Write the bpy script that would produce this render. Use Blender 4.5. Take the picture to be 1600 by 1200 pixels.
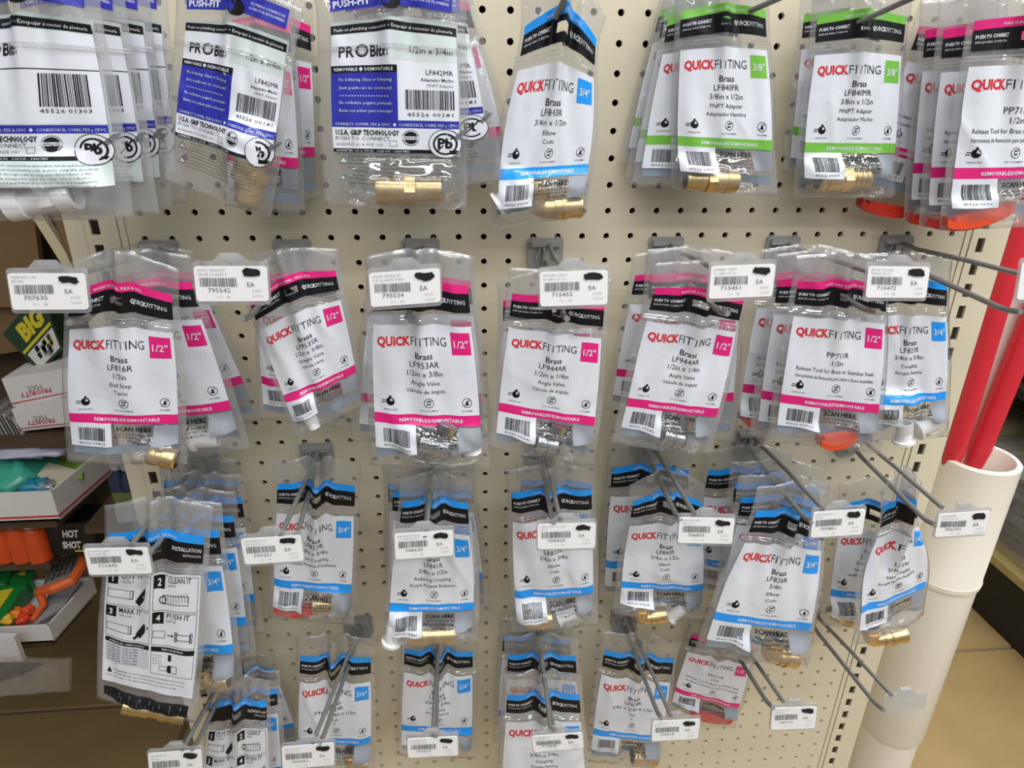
import bpy, bmesh, math, random
import numpy as np
from mathutils import Matrix, Vector

for o in list(bpy.data.objects): bpy.data.objects.remove(o)
S = bpy.context.scene
COL = S.collection
INCH = .0254
Z0 = 1.32                       # height of the second row of hooks above the floor
FPX = 1046.35
R = np.array([[0.99580479, -0.0908711, 0.01073594], [0.08766578, 0.91383355, -0.39651349], [0.02622076, 0.39579121, 0.91796612]])
CAM = np.array([2.62299*INCH, -26.95388*INCH, Z0+5.24024*INCH])

# ---------------------------------------------------------------- camera
cd = bpy.data.cameras.new('camera'); cam = bpy.data.objects.new('camera', cd); COL.objects.link(cam)
cd.sensor_width = 36; cd.lens = FPX/1600*36; cd.clip_start = .02; cd.clip_end = 60
M = Matrix.Identity(4)
for i in range(3):
    M[i][0] = R[0][i]; M[i][1] = R[2][i]; M[i][2] = -R[1][i]; M[i][3] = CAM[i]
cam.matrix_world = M
S.camera = cam
# ---------------------------------------------------------------- world, lights, exposure
w = bpy.data.worlds.new('store_light'); S.world = w; w.use_nodes = True
w.node_tree.nodes['Background'].inputs[0].default_value = (.93, .97, 1, 1)
w.node_tree.nodes['Background'].inputs[1].default_value = .27
def area(name, loc, target, sx, sy, power, col=(.98, .99, 1)):
    l = bpy.data.lights.new(name, 'AREA'); l.shape = 'RECTANGLE'; l.size = sx; l.size_y = sy; l.energy = power; l.color = col
    o = bpy.data.objects.new(name, l); COL.objects.link(o); o.location = loc
    o.rotation_euler = (Vector(target)-Vector(loc)).to_track_quat('-Z', 'Y').to_euler(); return o
for lx, ly, lp in ((.9, -.7, 26), (.3, -1.5, 15), (-.3, -2.3, 16), (1.7, -2.3, 20), (.6, -3.4, 14), (2.6, .6, 44), (3.0, -1.4, 24)):
    area('ceiling_tube_light', (lx, ly, 2.9), (lx, ly, 0), 2.4, .16, lp)
S.view_settings.view_transform = 'Standard'; S.view_settings.look = 'None'
S.view_settings.gamma = 1; S.view_settings.use_curve_mapping = False
S.view_settings.exposure = 0.28
S.cycles.transparent_max_bounces = 48
S.cycles.max_bounces = 8

# ---------------------------------------------------------------- geometry helpers
def ray(u, v): return np.array([(u-800)/FPX, 1, -(v-600)/FPX]) @ R
def P(u, v, d=0.):              # point of the plane y = -d (d metres in front of the pegboard)
    r = ray(u, v); return CAM+r*((-d-CAM[1])/r[1])
def PZ(u, v, z):                # point of the horizontal plane at height z
    r = ray(u, v); return CAM+r*((z-CAM[2])/r[2])
def PX(u, v, x):
    r = ray(u, v); return CAM+r*((x-CAM[0])/r[0])
def depth(p): return float((np.asarray(p)-CAM) @ R[1])

def lin(c):
    if isinstance(c, str): c = [int(c[i:i+2], 16)/255 for i in (0, 2, 4)]
    return tuple((x/12.92 if x < .04045 else ((x+.055)/1.055)**2.4) for x in c)+(1,)
MATS = {}
def mat(name, col, rough=.5, metal=0, spec=.5, bump=0, bscale=60, var=0, vscale=30, alpha=1, coat=0):
    if name in MATS: return MATS[name]
    m = bpy.data.materials.new(name); m.use_nodes = True; nt = m.node_tree; b = nt.nodes['Principled BSDF']
    c = lin(col)
    b.inputs['Base Color'].default_value = c; b.inputs['Roughness'].default_value = rough
    b.inputs['Metallic'].default_value = metal; b.inputs['Specular IOR Level'].default_value = spec
    b.inputs['Coat Weight'].default_value = coat; b.inputs['Coat Roughness'].default_value = .1
    tc = nt.nodes.new('ShaderNodeTexCoord')
    if var:
        n = nt.nodes.new('ShaderNodeTexNoise'); n.inputs['Scale'].default_value = vscale; n.inputs['Detail'].default_value = 5
        nt.links.new(tc.outputs['Object'], n.inputs['Vector'])
        mx = nt.nodes.new('ShaderNodeMix'); mx.data_type = 'RGBA'
        mx.inputs['A'].default_value = tuple(x*(1-var) for x in c[:3])+(1,); mx.inputs['B'].default_value = tuple(min(1, x*(1+var)) for x in c[:3])+(1,)
        nt.links.new(n.outputs['Fac'], mx.inputs['Factor']); nt.links.new(mx.outputs['Result'], b.inputs['Base Color'])
    if bump:
        n2 = nt.nodes.new('ShaderNodeTexNoise'); n2.inputs['Scale'].default_value = bscale; n2.inputs['Detail'].default_value = 3
        bp = nt.nodes.new('ShaderNodeBump'); bp.inputs['Strength'].default_value = bump; bp.inputs['Distance'].default_value = .002
        nt.links.new(tc.outputs['Object'], n2.inputs['Vector']); nt.links.new(n2.outputs['Fac'], bp.inputs['Height']); nt.links.new(bp.outputs[0], b.inputs['Normal'])
    MATS[name] = m; return m
def film_mat(name, milky=.12, rough=.13, tint=(1, 1, 1), bump=.5, bscale=45, gloss=1.0, milkcol=.8):
    if name in MATS: return MATS[name]
    m = bpy.data.materials.new(name); m.use_nodes = True; nt = m.node_tree
    for n in list(nt.nodes): nt.nodes.remove(n)
    N = nt.nodes.new; L = nt.links.new
    out = N('ShaderNodeOutputMaterial'); tr = N('ShaderNodeBsdfTransparent'); tr.inputs[0].default_value = (tint[0]*.945, tint[1]*.945, tint[2]*.945, 1)
    df = N('ShaderNodeBsdfDiffuse'); df.inputs[0].default_value = (milkcol, milkcol, milkcol*1.02, 1)
    tl = N('ShaderNodeBsdfTranslucent'); tl.inputs[0].default_value = (milkcol, milkcol, milkcol, 1)
    gl = N('ShaderNodeBsdfGlossy'); gl.inputs['Roughness'].default_value = rough
    mk = N('ShaderNodeMixShader'); mk.inputs[0].default_value = .4; L(df.outputs[0], mk.inputs[1]); L(tl.outputs[0], mk.inputs[2])
    a = N('ShaderNodeMixShader'); L(tr.outputs[0], a.inputs[1]); L(mk.outputs[0], a.inputs[2])
    tc = N('ShaderNodeTexCoord'); nz = N('ShaderNodeTexNoise'); nz.inputs['Scale'].default_value = 28; nz.inputs['Detail'].default_value = 4
    L(tc.outputs['Object'], nz.inputs['Vector'])
    mr = N('ShaderNodeMapRange'); mr.inputs[1].default_value = .27; mr.inputs[2].default_value = .75; mr.inputs[3].default_value = milky*.6; mr.inputs[4].default_value = milky*1.6
    L(nz.outputs['Fac'], mr.inputs[0]); L(mr.outputs[0], a.inputs[0])
    vo = N('ShaderNodeTexNoise'); vo.inputs['Scale'].default_value = bscale; vo.inputs['Detail'].default_value = 3; vo.inputs['Distortion'].default_value = 1.2
    try: vo.noise_type = 'RIDGED_MULTIFRACTAL'
    except Exception: pass
    L(tc.outputs['Object'], vo.inputs['Vector'])
    bp = N('ShaderNodeBump'); bp.inputs['Strength'].default_value = bump; bp.inputs['Distance'].default_value = .0026
    L(vo.outputs['Fac'], bp.inputs['Height']); L(bp.outputs[0], gl.inputs['Normal'])
    fr = N('ShaderNodeLayerWeight'); fr.inputs['Blend'].default_value = .5
    pw = N('ShaderNodeMath'); pw.operation = 'POWER'; pw.inputs[1].default_value = 4; L(fr.outputs['Facing'], pw.inputs[0])
    mu = N('ShaderNodeMath'); mu.operation = 'MULTIPLY_ADD'; mu.use_clamp = True; mu.inputs[1].default_value = .55; mu.inputs[2].default_value = .028*gloss; L(pw.outputs[0], mu.inputs[0])
    b = N('ShaderNodeMixShader'); L(mu.outputs[0], b.inputs[0]); L(a.outputs[0], b.inputs[1]); L(gl.outputs[0], b.inputs[2]); L(b.outputs[0], out.inputs[0])
    MATS[name] = m; return m

FILM = film_mat('clear_bag_film', .15, .1, bump=.75, gloss=2.2)
FILM2 = film_mat('crisp_bag_film', .12, .07, bump=1.0, bscale=38, gloss=4.0)
MILK = film_mat('frosted_bag_film', .24, .25, bump=.3, gloss=.8, milkcol=.72)
ACRYL = film_mat('clear_tag_plastic', .34, .1, bump=.0, gloss=1.4, milkcol=.75)
PAPER = mat('white_print', 'dcdfe6', .4, spec=.4, bump=.5, bscale=45, coat=.6)
PALEP = mat('mint_white_print', 'cdd8d6', .4, bump=.5, bscale=45, coat=.6)
INK = mat('black_print', '0f0f13', .45, spec=.3, bump=.4, bscale=45)
GREYI = mat('grey_print', '6b6d72', .4)
PINK = mat('pink_print', 'dc2079', .38, spec=.3, bump=.4, bscale=45, coat=.4)
BLUE = mat('sky_blue_print', '1c96ee', .38, spec=.3, bump=.4, bscale=45, coat=.4)
GREEN = mat('green_print', '74b843', .35)
RED = mat('red_print', 'd02a35', .35)
NAVY = mat('royal_blue_print', '2a2e9e', .38, spec=.3, bump=.4, bscale=45, coat=.4)
SLATE = mat('slate_blue_back_print', '8295a8', .45)
BRASS = mat('brass_metal', 'e0c590', .3, metal=1, bump=.15, bscale=40)
BRASSD = mat('bore_shade', '2b1f12', .6)  # dark brown stands in for the shade inside fitting openings
CHROME = mat('chrome_metal', 'b9bcc0', .22, metal=1, bump=.3, bscale=30)
WPLAST = mat('white_plastic', 'ebebeb', .35)
REDPL = mat('red_plastic', 'cf3526', .35)
ORPL = mat('orange_plastic', 'dd4a24', .35)
GALV = mat('grey_hook_metal', '82827e', .42, metal=.3, var=.1, vscale=80)
GALVP = mat('grey_hook_plate_metal', '9b9b99', .55, metal=.1, var=.12, vscale=60)
TAGP = mat('white_tag_paper', 'f0f0f0', .5)
TAGINK = mat('faded_tag_print', '707276', .6)
TAGF = mat('pale_tag_print', 'a9abb0', .6)
MARK = mat('black_marker_ink', '101014', .6)
CREAM = mat('cream_enamel', 'd8ceb4', .45, var=.03, vscale=9, bump=.05, bscale=200)
DARK = mat('cavity_shade', '14110e', .9)  # near-black colour stands in for shade behind holes and slots

def obj(name, verts, faces, mats, parent=None, midx=None, smooth=False, edges=()):
    me = bpy.data.meshes.new(name)
    me.from_pydata([tuple(map(float, v)) for v in verts], list(edges), [tuple(map(int, f)) for f in faces])
    if not isinstance(mats, (list, tuple)): mats = [mats]
    for m in mats: me.materials.append(m)
    if midx is not None: me.polygons.foreach_set('material_index', np.asarray(midx, dtype=np.int32))
    if smooth: me.polygons.foreach_set('use_smooth', np.ones(len(me.polygons), dtype=bool))
    me.update()
    o = bpy.data.objects.new(name, me); COL.objects.link(o)
    if parent is not None:
        o.parent = parent; o.matrix_parent_inverse = Matrix.Translation(-parent.location)
    return o
def fast(name, V, T, mats, midx, parent=None, smooth=False):   # triangles / quads as numpy arrays
    me = bpy.data.meshes.new(name); V = np.asarray(V, dtype=np.float32)
    n = len(T); k = [len(t) for t in T] if not isinstance(T, np.ndarray) else None
    if isinstance(T, np.ndarray): ls = np.arange(n)*T.shape[1]; lt = np.full(n, T.shape[1]); flat = T.ravel()
    else: lt = np.array(k); ls = np.concatenate([[0], np.cumsum(lt)[:-1]]); flat = np.concatenate([np.asarray(t) for t in T])
    me.vertices.add(len(V)); me.vertices.foreach_set('co', V.ravel())
    me.loops.add(len(flat)); me.loops.foreach_set('vertex_index', flat.astype(np.int32))
    me.polygons.add(n); me.polygons.foreach_set('loop_start', ls.astype(np.int32)); me.polygons.foreach_set('loop_total', lt.astype(np.int32))
    for m in mats: me.materials.append(m)
    if midx is not None: me.polygons.foreach_set('material_index', np.asarray(midx, dtype=np.int32))
    me.update(calc_edges=True); me.validate()
    if smooth: me.polygons.foreach_set('use_smooth', np.ones(len(me.polygons), dtype=bool))
    o = bpy.data.objects.new(name, me); COL.objects.link(o)
    if parent is not None:
        o.parent = parent; o.matrix_parent_inverse = Matrix.Translation(-parent.location)
    return o
def tag(o, label=None, cat=None, group=None, kind=None):
    if label: o['label'] = label
    if cat: o['category'] = cat
    if group: o['group'] = group
    if kind: o['kind'] = kind
    return o
def empty(name, loc, label, cat, group=None):
    o = bpy.data.objects.new(name, None); COL.objects.link(o); o.location = tuple(map(float, loc)); o.empty_display_size = .02
    bpy.context.view_layer.update
    return tag(o, label, cat, group)

class MB:
    def __init__(s): s.v = []; s.f = []; s.m = []; s.sm = True
    def add(s, v, f, m=0):
        n = len(s.v); s.v += [tuple(map(float, x)) for x in v]; s.f += [tuple(n+i for i in q) for q in f]; s.m += [m]*len(f)
    def box(s, c, e1, e2, e3, m=0):        # centre, three half-edge vectors
        c, e1, e2, e3 = map(np.asarray, (c, e1, e2, e3))
        v = [c+a*e1+b*e2+d*e3 for a in (-1, 1) for b in (-1, 1) for d in (-1, 1)]
        s.add(v, [(0, 1, 3, 2), (4, 6, 7, 5), (0, 4, 5, 1), (2, 3, 7, 6), (0, 2, 6, 4), (1, 5, 7, 3)], m)
    def bx(s, x0, x1, y0, y1, z0, z1, m=0):
        s.box(((x0+x1)/2, (y0+y1)/2, (z0+z1)/2), ((x1-x0)/2, 0, 0), (0, (y1-y0)/2, 0), (0, 0, (z1-z0)/2), m)
    def prism(s, quad, thick, m=0):        # polygon in 3D extruded by vector
        q = [np.asarray(p, float) for p in quad]; t = np.asarray(thick, float); n = len(q)
        s.add(q+[p+t for p in q], [tuple(range(n)), tuple(range(2*n-1, n-1, -1))]+[(i, i+n, (i+1) % n+n, (i+1) % n) for i in range(n)], m)
    def sweep(s, pts, rad, seg=12, m=0, cap=True):
        pts = [np.asarray(p, float) for p in pts]; n = len(pts)
        if not hasattr(rad, '__len__'): rad = [rad]*n
        t = [(pts[min(i+1, n-1)]-pts[max(i-1, 0)]) for i in range(n)]
        for i in range(n):
            if np.linalg.norm(t[i]) < 1e-9: t[i] = t[i-1] if i else pts[-1]-pts[0]
            t[i] = t[i]/np.linalg.norm(t[i])
            if i and t[i]@t[i-1] < -.2: t[i] = -t[i]
        a = np.array([0, 0, 1.]) if abs(t[0][2]) < .9 else np.array([0, 1., 0])
        nrm = np.cross(t[0], a); nrm /= np.linalg.norm(nrm)
        V = []
        for i in range(n):
            nrm = nrm-t[i]*(nrm@t[i]); nrm /= np.linalg.norm(nrm); b = np.cross(t[i], nrm)
            for k in range(seg):
                an = 2*math.pi*k/seg; V.append(pts[i]+rad[i]*(math.cos(an)*nrm+math.sin(an)*b))
        F = [(i*seg+k, i*seg+(k+1) % seg, (i+1)*seg+(k+1) % seg, (i+1)*seg+k) for i in range(n-1) for k in range(seg)]
        if cap: F += [tuple(range(seg-1, -1, -1)), tuple((n-1)*seg+k for k in range(seg))]
        s.add(V, F, m)
    def build(s, name, mats, parent=None, smooth=False, auto=True):
        o = obj(name, s.v, s.f, mats, parent, s.m)
        if smooth:
            o.data.polygons.foreach_set('use_smooth', np.ones(len(o.data.polygons), dtype=bool))
            if auto:
                try: o.data.set_sharp_from_angle(angle=math.radians(38))
                except Exception: pass
        return o

# ---------------------------------------------------------------- flat printing (lettering, bar codes, drawings)
TXT = {}
def text_mesh(s, bold=0, res=2):
    key = (s, bold, res)
    if key in TXT: return TXT[key]
    c = bpy.data.curves.new('t', 'FONT'); c.body = s; c.size = 1; c.resolution_u = res; c.offset = bold; c.fill_mode = 'FRONT'
    o = bpy.data.objects.new('t', c); COL.objects.link(o)
    dg = bpy.context.evaluated_depsgraph_get(); me = o.evaluated_get(dg).to_mesh()
    V = np.zeros(len(me.vertices)*3); me.vertices.foreach_get('co', V); V = V.reshape(-1, 3)[:, :2]
    me.calc_loop_triangles(); T = np.zeros(len(me.loop_triangles)*3, dtype=np.int32); me.loop_triangles.foreach_get('vertices', T); T = T.reshape(-1, 3)
    o.evaluated_get(dg).to_mesh_clear(); bpy.data.objects.remove(o); bpy.data.curves.remove(c)
    if len(V) == 0: V = np.zeros((3, 2)); T = np.array([[0, 1, 2]])
    V = V-np.array([V[:, 0].min(), 0])
    TXT[key] = (V, T); return TXT[key]
class Art:                      # artwork in (u, v), v downwards, of a sheet W x H metres
    def __init__(s, W, H, nu, nv):
        s.W, s.H, s.nu, s.nv = W, H, nu, nv; s.V = []; s.T = []; s.m = []; s.L = []; s.n = 0; s.mats = []
    def mi(s, m):
        if m not in s.mats: s.mats.append(m)
        return s.mats.index(m)
    def add(s, V, T, m, layer):
        V = np.asarray(V, float); T = np.asarray(T, dtype=np.int32)
        s.V.append(V); s.T.append(T+s.n); s.m.append(np.full(len(T), s.mi(m))); s.L.append(np.full(len(V), float(layer))); s.n += len(V)
    def rect(s, u0, v0, u1, v1, m, layer=1):
        us = [u0]+[i/s.nu for i in range(s.nu+1) if u0+1e-4 < i/s.nu < u1-1e-4]+[u1]
        vs = [v0]+[i/s.nv for i in range(s.nv+1) if v0+1e-4 < i/s.nv < v1-1e-4]+[v1]
        A, B = np.meshgrid(us, vs); nx = len(us); T = []
        for j in range(len(vs)-1):
            for i in range(nx-1):
                a = j*nx+i; T += [(a, a+nx, a+nx+1), (a, a+nx+1, a+1)]
        s.add(np.stack([A.ravel(), B.ravel()], 1), T, m, layer)
    def text(s, t, x, y, h, m, layer=3, al='l', bold=0, wid=None, res=1, flip=False):   # h: cap height in metres; x, y baseline in uv; wid: width in metres
        V, T = text_mesh(t, bold, res); k = h/.7; V = V*k
        wd = V[:, 0].max()
        if wid: V = V*np.array([wid/wd, 1]); wd = wid
        if al == 'c': V = V-np.array([wd/2, 0])
        if al == 'r': V = V-np.array([wd, 0])
        if flip: V = -V
        s.add(np.stack([x+V[:, 0]/s.W, y-V[:, 1]/s.H], 1), T, m, layer)
    def poly(s, pts, m, layer=3):
        n = len(pts); s.add(pts, [(0, i, i+1) for i in range(1, n-1)], m, layer)
    def disc(s, x, y, r, m, layer=3, n=18, a0=0, a1=360):
        an = np.radians(np.linspace(a0, a1, n)); V = [(x, y)]+[(x+r/s.W*math.cos(a), y+r/s.H*math.sin(a)) for a in an]
        s.add(V, [(0, i, i+1) for i in range(1, n)], m, layer)
    def ring(s, x, y, r, t, m, layer=3, n=20):
        an = np.linspace(0, 2*math.pi, n+1); V = []
        for a in an:
            for q in (r, r-t): V.append((x+q/s.W*math.cos(a), y+q/s.H*math.sin(a)))
        s.add(V, [x for i in range(n) for x in ((2*i, 2*i+1, 2*i+3), (2*i, 2*i+3, 2*i+2))], m, layer)
    def line(s, x0, y0, x1, y1, t, m, layer=3):
        dx, dy = (x1-x0)*s.W, (y1-y0)*s.H; l = math.hypot(dx, dy); nx, ny = -dy/l*t/2/s.W, dx/l*t/2/s.H
        s.poly([(x0+nx, y0+ny), (x1+nx, y1+ny), (x1-nx, y1-ny), (x0-nx, y0-ny)], m, layer)
    def frame(s, u0, v0, u1, v1, t, m, layer=3):
        a, b = t/s.W, t/s.H
        s.rect(u0, v0, u1, v0+b, m, layer); s.rect(u0, v1-b, u1, v1, m, layer); s.rect(u0, v0, u0+a, v1, m, layer); s.rect(u1-a, v0, u1, v1, m, layer)
    def bars(s, u0, v0, u1, v1, m, seed=1, layer=3, n=34):
        rn = random.Random(seed); x = u0; st = (u1-u0)/n/1.55
        while x < u1-st:
            wv = st*rn.choice([.7, .8, 1.2, 1.7]); s.rect(x, v0, min(x+wv, u1), v1, m, layer); x += wv+st*rn.choice([.6, .8, 1.3])
    def arrays(s): return np.concatenate(s.V), np.concatenate(s.T), np.concatenate(s.m), np.concatenate(s.L)

class Sheet:                    # a rumpled sheet given by a grid of points; artwork is laid on it
    def __init__(s, G):
        s.G = G; du = np.gradient(G, axis=1); dv = np.gradient(G, axis=0)
        n = np.cross(du, dv); n /= np.linalg.norm(n, axis=2, keepdims=True)+1e-12
        if n[:, :, 1].mean() > 0: n = -n
        s.N = n
    def at(s, u, v, off):
        nv, nu = s.G.shape[0]-1, s.G.shape[1]-1
        x = np.clip(u, 0, .99999)*nu; y = np.clip(v, 0, .99999)*nv; i = x.astype(int); j = y.astype(int); fx = (x-i)[:, None]; fy = (y-j)[:, None]
        def q(A):   # same split into triangles as the faces
            a, b, c, d = A[j, i], A[j, i+1], A[j+1, i], A[j+1, i+1]
            return np.where(fy >= fx, a+(c-a)*fy+(d-c)*fx, a+(b-a)*fx+(d-b)*fy)
        return q(s.G)+q(s.N)*off[:, None]
    def art(s, name, A, parent, base=.0002, step=.00012, sign=1):
        V, T, m, L = A.arrays(); Pn = s.at(V[:, 0], V[:, 1], sign*(base+step*L))
        return fast(name, Pn, T, A.mats, m, parent, smooth=False)
    def film(s, off, keep=None):
        G = s.G+s.N*off; nv, nu = G.shape[:2]; F = []
        for j in range(nv-1):
            for i in range(nu-1):
                if keep is None or keep(i/(nu-1), j/(nv-1)):
                    a = j*nu+i; F += [(a, a+nu, a+nu+1), (a, a+nu+1, a+1)]
        return G.reshape(-1, 3), np.array(F)

# ---------------------------------------------------------------- label designs
NU, NV = 30, 44
ARTS = {}
def icon_row(a, y, m=INK):
    a.disc(.2, y, .0036, m, n=14); a.rect(.19, y-.028, .21, y-.019, m, 3); a.rect(.13, y-.006, .165, y-.002, m, 3); a.rect(.125, y+.004, .16, y+.008, m, 3)
    a.poly([(.2, y), (.2, y-.0028/a.H), (.2+.0026/a.W, y-.001/a.H)], PAPER, 4)
    for x in (.52, .84):
        a.ring(x, y, .0042, .0005, m); a.line(x-.003/a.W, y+.003/a.H, x+.003/a.W, y-.003/a.H, .0006, m)
    a.rect(.505, y-.012, .535, y+.01, m, 3); a.rect(.511, y-.006, .529, y+.004, PAPER, 4)
    a.poly([(.84, y-.015), (.855, y+.01), (.84, y+.014), (.826, y+.008)], m)
    for t, x in (('INSTALLS FAST', .2), ('NO TOOLS NEEDED', .52), ('NO FLAMES', .84)): a.text(t, x, y+.043, .0012, m, al='c', bold=.01)
def header(a, col, v0=.125, inst=False):
    W, H = a.W, a.H; v1 = v0+.035; v2 = v0+.115
    for x0, x1 in ((.05, .435), (.565, .95)): a.rect(x0, v1, x1, v2, INK, 1)
    a.rect(.435, v2-.03, .565, v2, INK, 1); a.rect(.05, v0, .95, v1, col, 1); a.rect(.435, v1, .565, v1+.02, INK, 1)
    a.text('WORKS ON COPPER, PEX & CPVC', .5, v1-.008, .0019, PAPER, 3, 'c', .01, wid=.042)
    if inst:
        a.text('INSTALLATION', .93, v1+.035, .0028, PAPER, 3, 'r', .01); a.text('INSTALACI\u00d3N', .93, v1+.056, .0018, PAPER, 3, 'r')
    else:
        a.text('PUSH TO CONNECT', .075, v1+.034, .0024, PAPER, 3, 'l', .03, wid=.030); a.text('EMPUJA PARA CONECTAR', .075, v1+.052, .0014, PAPER, 3, 'l', wid=.028)
        a.text('QUICK', .6, v1+.045, .0032, PAPER, 3, 'l', .035, wid=.0145); a.text('FITTING', .6+.0148/W, v1+.045, .0032, PAPER, 3, 'l', 0, wid=.0165)
def qf_label(col, size, lines, code, seed=1):
    key = ('qf', col.name, size, tuple(lines))
    if key in ARTS: return ARTS[key]
    W, H = .102, .178; h = Art(W, H, NU, NV); header(h, col)
    a = Art(W, H, NU, NV)
    a.rect(.06, .298, .94, .715, PAPER); a.rect(.06, .715, .94, .765, col, 1); a.rect(.06, .765, .4, .895, PAPER); a.rect(.745, .772, .94, .872, mat('grey_code_patch', '8e9299', .6))
    a.text('QUICK', .1, .388, .0068, RED, 3, 'l', .045, wid=.0295, res=2); a.text('FITTING', .1+.030/W, .388, .0068, INK, 3, 'l', -.006, wid=.0315, res=2)
    a.rect(.745, .325, .915, .425, col, 2); a.text(size, .83, .392, .0056, PAPER, 4, 'c', .01, wid=.0125 if len(size) > 2 else None, res=2)
    y = .432
    for i, t in enumerate(lines):
        hh = (.0050, .0049, .0045, .0037, .0034)[min(i, 4)]; t and a.text(t, .5, y+(.014 if i == 0 else 0), hh, INK, 3, 'c', .01 if i == 0 else 0, wid=.072 if len(t) > 34 else None, res=2); y += (.054, .04, .042, .038, .03)[min(i, 4)]
    icon_row(a, .652)
    a.text('REMOVABLE/DESMONTABLE', .53, .75, .0030, PAPER, 3, 'c', .02, wid=.054)
    a.bars(.13, .79, .35, .86, INK, seed); a.text('45526 00'+code, .24, .882, .0019, INK, 3, 'c', wid=.023)
    a.text('SCAN HERE', .73, .806, .0042, INK, 3, 'r', .03, wid=.030)
    for i, t in enumerate(('WITH YOUR PHONE OR', 'VISIT QUICKFITTING.COM', 'FOR MORE INFO')): a.text(t, .73, .829+.0165*i, .0019, INK, 3, 'r', .008)
    b = Art(W, H, NU, NV); b.rect(.07, .33, .93, .77, PALEP); b.rect(.07, .895, .93, .94, SLATE, 1)
    ARTS[key] = (h, a, b); return ARTS[key]
def install_label(col):
    key = ('inst', col.name)
    if key in ARTS: return ARTS[key]
    W, H = .102, .178; h = Art(W, H, NU, NV); header(h, col, inst=True)
    a = Art(W, H, NU, NV); a.rect(.06, .29, .94, .875, PAPER)
    cell = [(.08, .3, .5, .455, '1', 'CUT IT', 'C\u00d3RTELO'), (.52, .3, .92, .455, '2', 'CLEAN IT', 'LIMPIE'), (.08, .462, .5, .625, '3', 'MARK IT', 'M\u00c1RQUELO'), (.52, .462, .92, .625, '4', 'PUSH IT', 'EMPUJE')]
    for u0, v0, u1, v1, n, t, t2 in cell:
        a.frame(u0, v0, u1, v1, .0004, INK, 2); a.rect(u0, v0, u0+.1, v0+.055, INK, 3); a.text(n, u0+.05, v0+.043, .0052, PAPER, 5, 'c', .03, res=2)
        a.text(t, u0+.125, v0+.028, .0042, INK, 3, 'l', .01, wid=.0215); a.text(t2, u0+.125, v0+.046, .002, GREYI, 3)
    for y in (.4, .57):          # pipes
        a.frame(.09, y-.02, .33, y+.02, .0004, INK, 3); a.frame(.3, y-.02, .325, y+.02, .0004, INK, 4)
    a.line(.37, .44, .47, .365, .0055, INK, 3); a.line(.4, .42, .44, .39, .002, PAPER, 4)
    a.line(.39, .595, .47, .53, .0055, INK, 3); a.line(.35, .612, .39, .592, .0022, INK, 3)
    for k in range(9): a.line(.62+k*.025, .385-k*.002, .632+k*.025, .425-k*.002, .0004, INK, 4)
    a.frame(.6, .383, .84, .425, .0005, INK, 3); a.ring(.605, .405, .0033, .0008, INK, 4)
    a.frame(.53, .552, .64, .588, .0004, INK, 3); a.line(.66, .572, .7, .572, .0007, INK); a.poly([(.7, .564), (.72, .572), (.7, .58)], INK)
    a.frame(.74, .558, .88, .588, .0005, INK, 3); a.frame(.73, .55, .755, .596, .0006, INK, 4); a.frame(.868, .55, .893, .596, .0006, INK, 4)
    a.rect(.08, .632, .5, .655, INK, 2); a.text('NOMINAL SIZE   INSERTION DEPTH', .29, .648, .0015, PAPER, 4, 'c', .01)
    a.rect(.08, .655, .5, .76, mat('pale_grey_print', 'c3c7cf', .4), 2)
    for k in range(6): a.text('1/%din PIPE SIZE   %d.%d IN (%d MM)' % (k+2, k, k+3, 19+3*k), .1, .672+k*.0155, .0016, INK, 4)
    a.rect(.52, .632, .92, .655, INK, 2); a.text('REMOVAL/RETIRAR', .72, .648, .0017, PAPER, 4, 'c', .01); a.frame(.52, .655, .92, .775, .0004, INK, 2)
    a.rect(.68, .668, .71, .7, INK, 3); a.rect(.68, .722, .71, .76, INK, 3); a.frame(.6, .73, .68, .752, .0004, INK, 3); a.frame(.71, .722, .77, .76, .0005, INK, 3)
    for k in range(4): a.text('Press tool', .54, .68+.014*k, .0014, INK, 3)
    a.poly([(.13, .79), (.155, .82), (.105, .82)], INK, 3)
    for k, t in enumerate(('WARNING: To avoid injury follow all installation instructions', 'ADVERTENCIA: siga todas las instrucciones para evitar lesiones', 'Insert pipe fully to the depth mark before use. Inserte el tubo')):
        a.text(t, .17 if k < 2 else .1, .802+.019*k, .0016, INK, 3, wid=.07)
    a.rect(.08, .905, .92, .948, INK, 1)
    for k in range(20): a.rect(.11+k*.04, .932-(.01 if k % 4 == 0 else 0), .113+k*.04, .944, GREYI, 3)
    for k, ch in enumerate('12345678'): a.text(ch, .14+k*.1, .925, .0022, GREYI, 3)
    b = Art(W, H, NU, NV); b.rect(.05, .3, .95, .87, PALEP)
    ARTS[key] = (h, a, b); return ARTS[key]
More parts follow.
